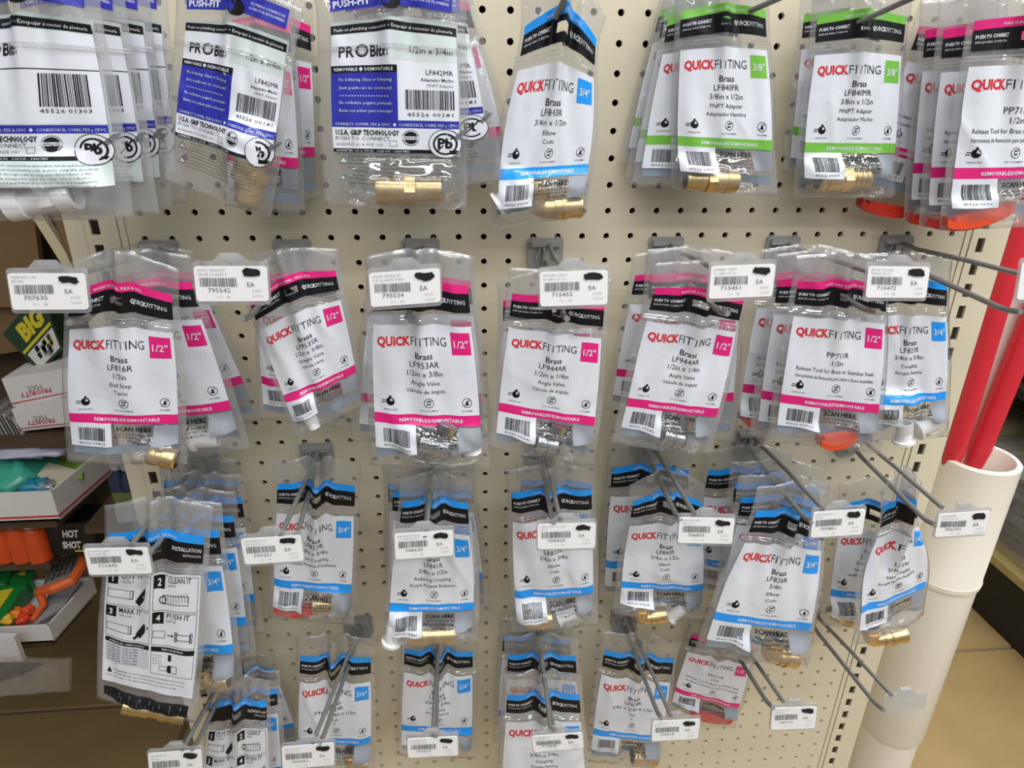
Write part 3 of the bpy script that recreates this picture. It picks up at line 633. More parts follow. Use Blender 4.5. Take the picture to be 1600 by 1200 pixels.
TAGS = [
 ([(11, 427), (133, 427), (141, 482), (20, 484)], '707635', ('FASB END 1 IN', 'BIT EN')),
 ([(302, 416), (417, 416), (422, 472), (308, 471)], '795542', ('LF9533 STRAIGHT', 'VALVE QUARTR T')),
 ([(576, 427), (687, 419), (690, 476), (580, 480)], '795534', ('LF953A ANGLE VA', 'LVE QUARTR TURN')),
 ([(843, 425), (950, 422), (951, 474), (844, 479)], '715452', ('LF944AR 1/2IN F', 'X 1/4IN OD CO')),
 ([(1111, 416), (1212, 412), (1209, 465), (1107, 467)], '715451', ('LF944AR 1/2IN F', 'X 1/4IN OD CO')),
 ([(1357, 416), (1453, 417), (1448, 467), (1352, 465)], '715472', ('BRTUE CLCN RE', 'TAMIN ULF 1/2')),
 ([(1597, 410), (1705, 412), (1700, 472), (1588, 468)], '715480', ('LF821 COUPLING', '3/4IN X 3/4IN')),
 ([(131, 857), (231, 855), (238, 894), (140, 898)], '715445', ('LE HVBTR S EEN', 'BL A 1/2IN RP')),
 ([(376, 842), (470, 836), (475, 876), (383, 882)], '795321', ('LF827 REPAIR CO', 'UPLING 3/4 X 3')),
 ([(616, 834), (708, 828), (710, 867), (618, 874)], '706620', ('LF841 REDUCING', 'COUPLING 3/4 X')),
 ([(840, 819), (931, 817), (930, 854), (840, 858)], '706825', ('LF825 ELBOW CON', '3/4 IN')),
 ([(1062, 808), (1148, 810), (1144, 850), (1059, 848)], '706876', ('LF843 ELBOW 3', '4IN X 1/2')),
 ([(1271, 800), (1353, 795), (1346, 835), (1266, 840)], '707801', ('LF826 ELBOW 3', '3/4 IN')),
 ([(1467, 803), (1548, 798), (1540, 837), (1460, 839)], '706751', ('LF827 REPAIR', 'COUPLING 3/4')),
 ([(231, 1177), (315, 1171), (320, 1212), (235, 1218)], '707635', ('FASB END 3 IN', 'BIT EN')),
 ([(440, 1167), (522, 1160), (525, 1196), (442, 1202)], '706961', ('LF824 3/4 IN X', '3/4 IN X 1/2')),
 ([(636, 1154), (715, 1150), (715, 1181), (638, 1184)], '707637', ('LF816 END 3/4', 'COUPLING 3/4')),
 ([(831, 1150), (910, 1144), (912, 1171), (834, 1175)], '715449', ('LF FEMALE 3/4', 'ADAPTER 1/2')),
 ([(1020, 1127), (1094, 1123), (1090, 1154), (1018, 1158)], '706918', ('LF TEE 3/4IN', '3/4IN X 1/2')),
 ([(1207, 1106), (1277, 1104), (1274, 1136), (1204, 1140)], '706213', ('RELEASE TOOL 1', 'STAINLESS')),
]
WHERE = ['over the front end stop bag at the left edge', 'over the tilted straight valve bag', 'over the chrome angle valve bag in the second row', 'centred in the second row right of the middle', 'over the leaning valve bag', 'over the orange release tool bag', 'cut', 'over the installation guide bag', 'left of the blue bag with the red tool', 'over the reducing coupling bag in the third row', 'over the blue elbow bag below the picture centre', 'right of the arched blue elbow bag', 'right of the big leaning blue bag', 'x', 'x', 'over the blue tee bag in the bottom row', 'over the blue coupling bag in the bottom row', 'over the cut off blue bag at the bottom edge', 'on the slanting hook beside the small pink bag', 'x']
for i, (q, num, lines) in enumerate(TAGS):
    lb = 'white price tag reading %s in a clear holder' % num
    where = WHERE[i]; lb = 'white price tag %s, printed %s' % (where, num)
    if i == 6: lb = 'white price tag cut off by the right edge in front of the red tubes'
    if i == 14: lb = 'white price tag half cut off at the bottom left corner'
    if i == 13: lb = 'white price tag in front of the white pipe at the right'
    if i == 19: lb = 'pale price tag on the empty hook in front of bare pegboard'
    price_tag(q, num, lb, lines, seed=i)
price_tag([(1385, 1090), (1448, 1086), (1446, 1108), (1383, 1111)], '', 'blank clear tag holder on the empty hook before the white pipe', ('', ''), blank=True)

# ---------------------------------------------------------------- the hanging bags, back to front on each hook
X = 'brass'
def QF(col, size, lines, code='1'): return qf_label(col, size, lines, code, seed=len(ARTS)+3)
PK, BL, GR = PINK, BLUE, GREEN
g1 = 'pink banded half inch fitting bags'; g2 = 'blue banded three quarter inch fitting bags'; g3 = 'green banded fitting bags'; g4 = 'blue and white push connector bags'; gi = 'installation guide bags'
lf816 = QF(PK, '1/2"', ['Brass', 'LF816R', '1/2in', 'End Stop', 'Tap\u00f3n'], '816'); lf953s = QF(PK, '1/2"', ['Brass', 'LF953SR', '1/2in x 3/8in', 'Straight Valve', 'V\u00e1lvula recta'], '361')
lf953a = QF(PK, '1/2"', ['Brass', 'LF953AR', '1/2in x 3/8in', 'Angle Valve', 'V\u00e1lvula de \u00e1ngulo'], '307'); lf944 = QF(PK, '1/2"', ['Brass', 'LF944AR', '1/2in x 1/4in', 'Angle Valve', 'V\u00e1lvula de \u00e1ngulo'], '242')
pp711 = QF(PK, '1/2"', ['', 'PP711R', '1/2in', 'Release Tool for Brass or Stainless Steel', 'Herramienta de Remoci\u00f3n para Lat\u00f3n o Acero Inoxidable'], '711')
lf821 = QF(BL, '3/4"', ['Brass', 'LF821R', '3/4in x 3/4in', 'Coupling', 'Acople Pasante'], '321'); lf827 = QF(BL, '3/4"', ['Brass', 'LF827R', '3/4in x 3/4in', 'Repair Coupling', 'Acople Pasante Deslizante'], '827')
lf841 = QF(BL, '3/4"', ['Brass', 'LF841R', '3/4in x 1/2in', 'Reducing Coupling', 'Acople Pasante Reductor'], '841'); lf825 = QF(BL, '3/4"', ['Brass', 'LF825R', '3/4in x 3/4in', 'Elbow', 'Codo'], '825')
lf843 = QF(BL, '3/4"', ['Brass', 'LF843R', '3/4in x 1/2in', 'Elbow', 'Codo'], '234'); lf826 = QF(BL, '3/4"', ['Brass', 'LF826R', '3/4in', 'Elbow', 'Codo'], '826')
lf824 = QF(BL, '3/4"', ['Brass', 'LF824R', '3/4in x 3/4in x 1/2in', 'Tee', 'T'], '824'); lf840f = QF(GR, '3/8"', ['Brass', 'LF840FR', '3/8in x 1/2in', 'FNPT Adapter', 'Adaptador Hembra'], '337')
lf840m = QF(GR, '3/8"', ['Brass', 'LF840MR', '3/8in x 1/2in', 'MNPT Adapter', 'Adaptador Macho'], '339'); inst = install_label(BL)
pbb = pb_label('blue', 1); pbw = pb_label('white', 2)
def F(kind, a, b, r, label, group='fittings packed in the bags'): return (kind, a, b, r, label, group)
BAGS = [
 # --- top row, left: large connector bags
 dict(q=[(95, -30), (262, -25), (290, 318), (110, 322)], d=2.6, t=pbw, l='rearmost frosted bag of the white tee stack at the top left', g=g4, film=MILK),
 dict(q=[(45, -30), (235, -25), (268, 328), (60, 330)], d=3.5, t=pbw, l='frosted bag second from the back in the white tee stack at the top left', g=g4, film=MILK),
 dict(q=[(0, -30), (195, -25), (248, 336), (20, 336)], d=4.4, t=pbw, l='frosted bag right behind the front bag of the white tee stack', g=g4, film=MILK),
 dict(q=[(-95, -34), (158, -32), (207, 343), (-85, 346)], d=5.8, t=pbw, l='front frosted bag with white plastic tee at the top left corner', g=g4, film=MILK, f=[F('tee', (15, 322), (118, 303), .0115, 'white plastic tee at the bottom of the top left bag')]),
 dict(q=[(380, -20), (492, 0), (500, 312), (400, 318)], d=1.0, t=lf944, l='pink banded bag deep between the two royal blue connector bags', g=g1),
 dict(q=[(335, -10), (462, -6), (476, 338), (350, 322)], d=2.0, t=lf944, l='pink banded bag peeking out right of the tilted royal blue bag', g=g1, film=FILM2),
 dict(q=[(262, -28), (480, 14), (420, 342), (256, 284)], d=4.6, t=pbb, l='tilted royal blue connector bag with upright brass adapter', g=g4, s=12, f=[F('adapter', (392, 232), (388, 316), .0132, 'upright brass adapter in the tilted royal blue bag')]),
 dict(q=[(520, -40), (742, -40), (815, 280), (590, 305)], d=1.2, t=lf944, l='pink banded bag behind the large royal blue bag, lower right corner showing', g=g1),
 dict(q=[(500, -20), (748, -15), (787, 285), (545, 318)], d=2.6, t=pbb, l='royal blue connector bag directly behind the large front one', g=g4, film=FILM2),
 dict(q=[(476, -22), (742, -20), (729, 328), (506, 322)], d=4.6, t=pbb, l='large royal blue connector bag with brass adapter lying across its bottom', g=g4, film=FILM2, s=5, wave=1.3, f=[F('adapter', (588, 297), (690, 297), .012, 'brass adapter lying across the bottom of the large royal blue bag')]),
 # --- twisted blue bag
 dict(q=[(792, -6), (972, 26), (914, 338), (764, 360)], d=2.4, t=lf843, l='blue banded elbow bag with arched header at the top centre', g=g2, arch=.03, squeeze=.3, pleat=1.5, s=9, f=[F('elbow', (812, 328), (908, 322), .0125, 'brass elbow in the bag with the arched blue header'), F('plug', (776, 320), (806, 300), .010, 'white plastic plug beside the elbow at the top centre')]),
 # --- green bags
 dict(q=[(1030, -20), (1140, -30), (1130, 262), (967, 258)], d=.5, t=lf840f, l='rearmost green banded bag of the left green stack', g=g3),
 dict(q=[(1035, -16), (1150, -30), (1145, 275), (977, 282)], d=1.1, t=lf840f, l='green banded bag second from the back of the left green stack', g=g3),
 dict(q=[(1040, -10), (1165, -25), (1175, 292), (987, 292)], d=1.7, t=lf840f, l='green banded bag right behind the front bag of the left green stack', g=g3),
 dict(q=[(1050, -24), (1215, -30), (1216, 308), (1050, 296)], d=2.4, t=lf840f, l='front green banded bag with female brass adapter', g=g3, film=FILM2, s=14, f=[F('adapter', (1150, 283), (1071, 281), .011, 'brass female adapter in the front left green bag')]),
 dict(q=[(1250, -15), (1390, -15), (1385, 300), (1224, 272)], d=1.2, t=lf840m, l='green banded bag behind the right green bag', g=g3),
 dict(q=[(1270, -18), (1440, -18), (1398, 310), (1241, 308)], d=2.2, t=lf840m, l='front green banded bag with male brass adapter', g=g3, film=FILM2, s=21, f=[F('adapter', (1277, 281), (1357, 278), .0115, 'brass male adapter in the front right green bag')]),
 # --- top right pink release tool bags
 dict(q=[(1440, -5), (1590, 50), (1490, 335), (1335, 300)], d=.8, t=pp711, l='tilted pink release tool bag deepest in the top right stack', g=g1, f=[F('tool', (1342, 318), (1420, 333), .011, 'red release tool end in the tilted bag at the back of the top right stack')]),
 dict(q=[(1440, 0), (1590, 5), (1570, 338), (1412, 345)], d=1.6, t=pp711, l='pink release tool bag third from the front of the top right stack', g=g1, f=[F('tool', (1420, 342), (1500, 342), .011, 'red release tool third from the front at the top right')]),
 dict(q=[(1468, -2), (1630, 5), (1600, 345), (1438, 354)], d=2.4, t=pp711, l='pink release tool bag second from the front of the top right stack', g=g1, f=[F('tool', (1446, 348), (1540, 346), .011, 'red release tool second from the front at the top right')]),
 dict(q=[(1515, -20), (1705, -8), (1655, 352), (1470, 361)], d=3.4, t=pp711, l='front pink release tool bag at the top right corner', g=g1, f=[F('otool', (1474, 350), (1578, 326), .013, 'orange release tool in the front bag at the top right corner')]),
 # --- second row
 dict(q=[(150, 395), (305, 392), (414, 655), (235, 690)], d=2.2, t=lf816, l='pink end stop bag tilted at the back of the left stack', g=g1),
 dict(q=[(130, 405), (300, 400), (391, 704), (205, 728)], d=4.0, t=lf816, l='tilted pink end stop bag with white plug behind the front left bag', g=g1, f=[F('plug', (300, 686), (342, 684), .0105, 'white plastic plug behind the front left end stop bag')]),
 dict(q=[(80, 420), (283, 425), (291, 727), (102, 724)], d=5.9, t=lf816, l='front pink end stop bag with small brass cap at the left', g=g1, s=31, arch=.018, f=[F('cap', (232, 708), (277, 718), .0095, 'small brass cap in the end stop bag at the left')]),
 dict(q=[(385, 398), (535, 400), (548, 672), (404, 655)], d=3.2, t=lf953s, l='pink straight valve bag behind the tilted one', g=g1),
 dict(q=[(360, 448), (532, 388), (572, 632), (462, 684)], d=5.2, t=lf953s, l='tilted pink straight valve bag beside tag 795542', g=g1, s=33, arch=.015, f=[F('plug', (478, 640), (492, 668), .007, 'grey plug under the bar code of the tilted valve bag')]),
 dict(q=[(564, 400), (750, 402), (770, 690), (546, 690)], d=4.4, t=lf953a, l='pink angle valve bag hidden behind the front one with tag 795534', g=g1),
 dict(q=[(560, 402), (745, 404), (766, 735), (578, 728)], d=5.9, t=lf953a, l='front pink angle valve bag with chrome valve under tag 795534', g=g1, s=35, film=FILM2, f=[F('valve', (655, 690), (715, 705), .011, 'chrome angle valve in the bag under tag 795534'), F('plug', (738, 706), (736, 688), .0075, 'white plug beside the chrome valve')]),
 dict(q=[(770, 440), (950, 425), (920, 700), (778, 690)], d=4.4, t=lf944, l='pink quarter inch valve bag behind the one with tag 715452', g=g1),
 dict(q=[(788, 420), (968, 440), (930, 728), (763, 702)], d=5.8, t=lf944, l='front pink quarter inch valve bag under tag 715452', g=g1, s=37, arch=.004, f=[F('valve', (838, 690), (880, 700), .010, 'chrome valve in the bag under tag 715452')]),
 dict(q=[(985, 400), (1140, 398), (1095, 655), (945, 640)], d=2.0, t=lf944, l='rearmost pink valve bag left of tag 715451', g=g1),
 dict(q=[(1005, 392), (1178, 402), (1150, 690), (985, 680)], d=3.4, t=lf944, l='middle pink valve bag behind tag 715451', g=g1),
 dict(q=[(1018, 412), (1192, 432), (1112, 713), (955, 694)], d=5.0, t=lf944, l='front leaning pink valve bag under tag 715451', g=g1, s=39, f=[F('valve', (1035, 680), (1075, 690), .010, 'chrome valve in the leaning bag under tag 715451')]),
 dict(q=[(1185, 392), (1345, 395), (1300, 690), (1140, 672)], d=3.2, t=pp711, l='rearmost pink release tool bag behind tag 715472', g=g1, f=[F('tool', (1160, 655), (1215, 660), .010, 'red release tool in the rearmost bag behind tag 715472')]),
 dict(q=[(1208, 400), (1372, 402), (1340, 698), (1172, 684)], d=4.3, t=pp711, l='middle pink release tool bag behind tag 715472', g=g1),
 dict(q=[(1345, 400), (1500, 408), (1484, 684), (1345, 690)], d=2.6, t=lf821, l='blue banded coupling bag right of the release tool bag', g=g2, s=44, film=FILM2, f=[F('cap', (1385, 632), (1412, 632), .0095, 'brass coupling end in the blue bag right of the release tool'), F('plug', (1412, 690), (1414, 660), .0105, 'white plastic plug standing in the blue coupling bag'), F('plug', (1432, 672), (1462, 660), .0105, 'white plastic plug lying in the blue coupling bag')]),
 dict(q=[(1240, 402), (1410, 412), (1375, 710), (1200, 690)], d=5.4, t=pp711, l='front pink release tool bag with orange tool under tag 715472', g=g1, s=41, film=FILM2, f=[F('otool', (1278, 690), (1334, 682), .013, 'orange release tool in the bag under tag 715472')]),
 # --- third row
 dict(q=[(237, 722), (378, 722), (396, 958), (265, 958)], d=1.0, t=lf825, l='rearmost blue banded bag at the lower left', g=g2),
 dict(q=[(248, 745), (385, 748), (412, 992), (268, 996)], d=2.1, t=lf825, l='blue banded bag second from the back at the lower left', g=g2),
 dict(q=[(228, 768), (372, 775), (400, 1030), (250, 1038)], d=3.4, t=lf825, l='blue banded bag in the middle of the lower left stack', g=g2),
 dict(q=[(192, 785), (350, 792), (380, 1080), (230, 1088)], d=4.8, t=lf825, l='blue banded bag right behind the installation guide bag', g=g2, f=[F('elbow', (310, 1068), (358, 1062), .0115, 'brass elbow behind the installation guide bag')]),
 dict(q=[(150, 795), (338, 798), (306, 1130), (150, 1092)], d=6.0, t=inst, l='large installation guide bag showing numbered steps at the lower left', g=gi, s=51, arch=.014, wave=.8, f=[F('coupling', (195, 1100), (290, 1118), .010, 'brass coupling at the bottom of the large installation guide bag')]),
 dict(q=[(418, 728), (570, 730), (553, 978), (420, 966)], d=3.0, t=lf827, l='blue banded repair coupling bag with red tool right of tag 795321', g=g2, s=53, arch=.012, pleat=1.6, f=[F('tool', (430, 950), (495, 950), .013, 'red release tool in the blue bag right of tag 795321'), F('coupling', (490, 945), (525, 942), .0115, 'brass coupling in the blue bag right of tag 795321')]),
 dict(q=[(588, 728), (748, 730), (768, 955), (606, 958)], d=1.2, t=lf841, l='rearmost blue reducing coupling bag behind tag 706620', g=g2),
 dict(q=[(598, 738), (748, 742), (752, 975), (606, 978)], d=2.6, t=lf841, l='middle blue reducing coupling bag behind tag 706620', g=g2),
 dict(q=[(606, 752), (755, 758), (747, 1006), (598, 1010)], d=4.2, t=lf841, l='front blue reducing coupling bag under tag 706620', g=g2, s=55, arch=.014, squeeze=.22, f=[F('coupling', (636, 994), (712, 990), .0108, 'brass reducing coupling in the bag under tag 706620'), F('plug', (612, 1004), (616, 975), .010, 'white plastic plug left of the brass reducing coupling')]),
 dict(q=[(800, 722), (935, 728), (930, 948), (812, 950)], d=1.6, t=lf825, l='blue elbow bag hidden behind the one with tag 706825', g=g2),
 dict(q=[(783, 738), (940, 734), (934, 978), (800, 988)], d=3.4, t=lf825, l='front blue elbow bag under tag 706825', g=g2, s=57, f=[F('elbow', (808, 972), (862, 966), .0125, 'brass elbow in the bag under tag 706825'), F('plug', (872, 966), (900, 956), .009, 'white plastic plug right of the elbow under tag 706825')]),
 dict(q=[(945, 703), (1092, 708), (1084, 942), (935, 936)], d=1.2, t=lf843, l='blue elbow bag behind the arched one left of tag 706876', g=g2, arch=.016),
 dict(q=[(975, 762), (1115, 762), (1105, 968), (958, 960)], d=3.0, t=lf843, l='front blue elbow bag with arched header left of tag 706876', g=g2, s=59, arch=.026, squeeze=.15, f=[F('elbow', (985, 968), (1040, 960), .011, 'brass elbow in the arched blue bag left of tag 706876'), F('plug', (1046, 966), (1068, 950), .008, 'white plastic plug in the arched blue bag left of tag 706876')]),
 dict(q=[(1100, 708), (1248, 712), (1210, 945), (1065, 928)], d=1.4, t=lf826, l='rearmost blue elbow bag right of tag 706876', g=g2, arch=.014),
 dict(q=[(1138, 728), (1300, 738), (1288, 958), (1118, 955)], d=2.8, t=lf826, l='second blue elbow bag from the back behind tag 707801', g=g2, arch=.014),
 dict(q=[(1150, 748), (1308, 762), (1275, 985), (1112, 975)], d=3.8, t=lf826, l='blue elbow bag right behind the big leaning front one', g=g2, arch=.012),
 dict(q=[(1172, 765), (1325, 782), (1262, 1042), (1085, 1022)], d=5.0, t=lf826, l='big leaning blue elbow bag left of tag 707801', g=g2, s=61, arch=.016, squeeze=.2, f=[F('elbow', (1180, 1018), (1243, 1030), .0125, 'brass elbow in the big leaning bag')]),
 dict(q=[(1310, 760), (1430, 762), (1400, 985), (1285, 978)], d=2.0, t=lf827, l='blue bag behind the twisted one at the right', g=g2, arch=.014, f=[F('elbow', (1296, 962), (1335, 968), .0115, 'brass elbow in the bag behind the twisted one at the right')]),
 dict(q=[(1345, 782), (1478, 748), (1446, 962), (1335, 1010)], d=(4.4, 3.4), t=lf827, l='twisted blue bag with brass elbow before the white pipe', g=g2, s=63, arch=.03, squeeze=.6, pleat=2.5, wave=1.6, f=[F('elbow', (1336, 1004), (1414, 990), .0118, 'brass elbow in the twisted bag before the white pipe')]),
 # --- fourth row
 dict(q=[(338, 1022), (430, 1030), (478, 1165), (360, 1195)], d=1.2, t=lf824, l='blue banded bag at the back of the bottom left hook', g=g2),
 dict(q=[(335, 1050), (440, 1055), (448, 1250), (330, 1255)], d=3.0, t=lf824, l='blue banded bag behind the small installation guide bag', g=g2),
 dict(q=[(318, 1072), (425, 1070), (428, 1290), (305, 1300)], d=4.0, t=inst, l='small installation guide bag cut off by the bottom edge', g=gi, arch=.014),
 dict(q=[(455, 1000), (592, 1004), (585, 1204), (460, 1208)], d=2.4, t=lf824, l='blue banded tee bag above tag 706961', g=g2, s=71, pleat=1.6, f=[F('elbow', (535, 1190), (575, 1192), .0118, 'brass tee in the bag above tag 706961')]),
 dict(q=[(620, 992), (752, 998), (742, 1186), (620, 1182)], d=1.8, t=lf821, l='blue banded coupling bag above tag 707637', g=g2, s=73, pleat=1.6, f=[F('cap', (700, 1160), (730, 1158), .010, 'brass cap in the bag above tag 707637')]),
 dict(q=[(775, 970), (902, 978), (905, 1165), (770, 1160)], d=.9, t=lf840f if False else lf821, l='rearmost blue banded bag above tag 715449', g=g2),
 dict(q=[(782, 1000), (912, 1005), (914, 1200), (780, 1195)], d=2.2, t=lf821, l='middle blue banded bag above tag 715449', g=g2, arch=.014),
 dict(q=[(780, 1062), (918, 1060), (925, 1275), (775, 1275)], d=4.0, t=lf821, l='front blue banded bag cut off by the bottom edge behind tag 715449', g=g2, arch=.014, s=75, film=FILM2),
 dict(q=[(936, 992), (1072, 1008), (1030, 1200), (915, 1190)], d=2.2, t=lf824, l='blue banded tee bag left of tag 706918', g=g2, s=77, f=[F('coupling', (988, 1182), (1025, 1184), .0118, 'brass coupling in the bag left of tag 706918')]),
 dict(q=[(1075, 975), (1198, 1000), (1150, 1140), (1040, 1108)], d=.8, t=pp711, l='small tilted pink release tool bag low on the pegboard', g=g1, f=[F('tool', (1078, 1112), (1140, 1125), .010, 'red release tool in the small pink bag low on the pegboard')]),
]
for i, b in enumerate(BAGS):
    W, H = bag(b['q'], b['d'], b['t'], b['l'], b['g'], b.get('f', ()), b.get('s', 100+i), b.get('arch', .008), b.get('pleat', 1.), b.get('squeeze', .09), b.get('film'), b.get('wave', 1.))
    print('BAG %2d W %.1f H %.1f cm  %s' % (i, W*100, H*100, b['l']))
#@@PART3
# ---------------------------------------------------------------- floor
TILE = mat('tan_floor_tile', '9c8459', .32, var=.2, vscale=7, spec=.5, coat=.15); GROUT = mat('brown_grout', '6d6152', .9)
mb = MB(); mb.bx(-6, 7, -4, 9, -.03, -.006); fl = mb.build('floor', GROUT); tag(fl, 'tan ceramic tiled shop floor', None, None, 'structure')
mb = MB(); mb.bx(-6, 7, 8.9, 9, 0, 3.3); wb = mb.build('wall_back', mat('beige_wall', 'b9b2a2', .7, var=.04)); tag(wb, 'plain beige far wall of the shop', None, None, 'structure')
ts = .78; proto = None
for i in range(-4, 5):
    for j in range(-3, 6):
        cx, cy = .94+ts*i+ts/2, .655+ts*j+ts/2
        if proto is None:
            mb = MB(); h = ts/2-.004; b = .003
            mb.add([(-h, -h, -.006), (h, -h, -.006), (h, h, -.006), (-h, h, -.006), (-h+b, -h+b, 0), (h-b, -h+b, 0), (h-b, h-b, 0), (-h+b, h-b, 0)], [(4, 5, 6, 7), (0, 1, 5, 4), (1, 2, 6, 5), (2, 3, 7, 6), (3, 0, 4, 7)])
            proto = mb.build('tile', TILE, fl); o = proto
        else:
            o = proto.copy(); COL.objects.link(o); o.parent = fl
        o.location = (cx, cy, 0)

# ---------------------------------------------------------------- the gondola behind the pegboard and its neighbours
WOODB = mat('brown_wood', '7a5f3e', .6, var=.25, vscale=6); WOODD = mat('dark_brown_board', '4a3826', .7, var=.2, vscale=5); CREAMS = mat('cream_shelf_edge', 'cdbf9c', .5)
mb = MB(); mb.bx(-2.1, -1.35, -.2, 3.2, 0, 2.3); o = mb.build('shade_shelf_unit', WOODD); tag(o, 'dark tall shelf unit closing the left aisle', 'shelf unit')  # out-of-view block added to keep light off the left aisle
mb = MB(); mb.bx(-1.35, -.34, .09, 1.6, 1.66, 1.69); o = mb.build('shade_shelf', WOODD); tag(o, 'dark upper shelf over the boxes at the left', 'shelf')  # out-of-view board added to keep ceiling light off the left goods
def px_prism(name, q, y, th, m, label=None, cat=None, parent=None):
    mb = MB(); pts = [P(a, b, -y) for a, b in q]; mb.prism(pts, (0, th, 0)); o = mb.build(name, m, parent)
    if label: tag(o, label, cat)
    return o
zb = P(150, 800, -.42)[2]
a = P(-60, 600, -.42)[0]
mb = MB(); mb.bx(a-.3, P(215, 700, -.42)[0], .42, .44, zb, 1.655); o = mb.build('side_board', WOODD); tag(o, 'dark brown board closing the side shelf behind the left upright', 'board')
px_prism('wooden_board', [(-40, 330), (52, 330), (70, 480), (-40, 480)], .36, .012, WOODB, 'lighter brown wooden board at the left edge behind tag 707635', 'board')
px_prism('wooden_board', [(-40, 470), (60, 478), (52, 545), (-40, 560)], .38, .012, WOODB, 'short brown board above the green package at the left edge', 'board')
mb = MB(); A, B = P(52, 322, -.3), P(122, 432, -.2); mb.sweep([A, B], .009, 4); o = mb.build('wooden_strip', CREAMS); tag(o, 'cream strip slanting down beside the left upright', 'strip')
mb = MB(); A, B = P(86, 330, -.26), P(128, 432, -.16); mb.sweep([A, B], .006, 10); o = mb.build('wooden_dowel', WOODB, None, True); tag(o, 'thin brown wooden dowel beside the cream shelf edge', 'dowel')
# green package
GRD = mat('dark_green_card', '1f3a26', .5); YEL = mat('yellow_card_print', 'c9b82a', .5); WCARD = mat('white_mail_card', 'cfccc8', .6, var=.04); RSTR = mat('red_stripe_print', 'b8352f', .6); GREYC = mat('grey_card', '8f8f92', .7)
def flat_pack(name, q, y, th, base, label, cat, art_fn=None, W=.1, H=.06):
    c = [P(a, b, -y) for a, b in q]; e = empty(name, c[0], label, cat); mb = MB(); mb.prism(c, (0, th, 0)); mb.build('card_body', base, e)
    if art_fn:
        a = Art(W, H, 4, 4); art_fn(a); sh = Sheet(np.array([[c[0]*(1-i/4)*(1-j/4)+c[1]*(i/4)*(1-j/4)+c[2]*(i/4)*(j/4)+c[3]*(1-i/4)*(j/4) for i in range(5)] for j in range(5)])); sh.art('printed_face', a, e, base=.0005)
    return e
def art_big(a):
    a.text('BIG', .25, .42, .018, YEL, 3, 'l', .06, res=2, wid=.06); a.rect(.05, .5, .95, .56, YEL, 2); a.rect(.1, .6, .95, .95, WCARD, 2); rn = random.Random(3)
    for k in range(16): x, y = rn.uniform(.12, .8), rn.uniform(.6, .85); a.rect(x, y, x+.1, y+.1, rn.choice([YEL, GRD, MARK, GREYC]), 3)
flat_pack('card_package', [(4, 522), (62, 452), (98, 545), (62, 582)], .28, .03, GRD, 'dark green package with big yellow letters at the left edge', 'package', art_big)
def art_mail(a):
    a.rect(.0, .86, 1, .9, RSTR, 2); a.text('PRIORITY', .62, .58, .007, RSTR, 3, 'l', .01, flip=True, wid=.045); a.text('MAIL', .5, .4, .007, GREYC, 3, 'l', 0, flip=True, wid=.022); a.text('US', .95, .5, .006, GREYC, 3, 'l', 0, flip=True)
flat_pack('mailing_box', [(2, 592), (118, 572), (122, 615), (20, 636)], .24, .06, WCARD, 'white mailing box with red stripe, upper of the two at the left', 'box', art_mail, .1, .04)
flat_pack('mailing_box', [(18, 640), (118, 626), (122, 664), (31, 674)], .22, .06, WCARD, 'white mailing box with red stripe, lower of the two at the left', 'box', art_mail, .1, .035)
for k in range(6):
    px_prism('magazine', [(-20+k*7, 640+k*3), (-15+k*7, 636+k*3), (24+k*6, 706), (18+k*6, 710)], .22, .05, mat('magazine_grey_%d' % (k % 2), ('77736c', '9a978f')[k % 2], .7), '%s grey magazine of the row leaning at the left edge under the mailing boxes' % ('leftmost', 'second', 'third', 'fourth', 'fifth', 'rightmost')[k], 'magazine')
# trays
def tray(A, B, C2, z0, z1, label, stripe=True, th=.003):   # A front right, B back right, C2 front left (xy)
    A, B, C2 = map(lambda q: np.array([q[0], q[1]]), (A, B, C2)); D = C2+(B-A); e = empty('card_tray', (A[0], A[1], z0), label, 'tray')
    for nm, p, q in (('front_wall', C2, A), ('side_wall', A, B), ('back_wall', B, D), ('side_wall', D, C2)):
        d = (q-p)/np.linalg.norm(q-p); n = np.array([d[1], -d[0]]); mb = MB()
        mb.prism([(*p, z0), (*q, z0), (*q, z1), (*p, z1)], (-n[0]*th, -n[1]*th, 0), 0)
        if stripe:
            o = n*.0006; zz = z0+.006; mb.prism([(*(p+o), zz), (*(q+o), zz), (*(q+o), zz+.003), (*(p+o), zz+.003)], (-n[0]*.0004, -n[1]*.0004, 0), 1)
            if nm == 'front_wall': m2 = p*.3+q*.7; m3 = p*.72+q*.28; mb.prism([(*(m3+o), z0+.016), (*(m2+o), z0+.016), (*(m2+o), z0+.028), (*(m3+o), z0+.028)], (-n[0]*.0004, -n[1]*.0004, 0), 2)
        mb.build(nm, [WCARD, RSTR, mat('pale_blue_print', '8b9bb5', .6)], e)
    mb = MB(); mb.prism([(*C2, z0), (*A, z0), (*B, z0), (*D, z0)], (0, 0, .003)); mb.build('tray_floor', WCARD, e); return e
A = P(80, 768, -.15); Ab = P(96, 813, -.15); B1 = PZ(178, 738, Ab[2])
tray(A, B1, (A[0]-.3, A[1]), Ab[2], A[2], 'white card tray with red stripe holding teal bags at the left')
A2 = P(76, 977, -.13); A2b = P(80, 1003, -.13); B2 = PZ(152, 925, A2b[2])
tray(A2, B2, (A2[0]-.3, A2[1]), A2b[2], A2[2]+.0, 'plain card tray with green and orange toys at the lower left', stripe=False)
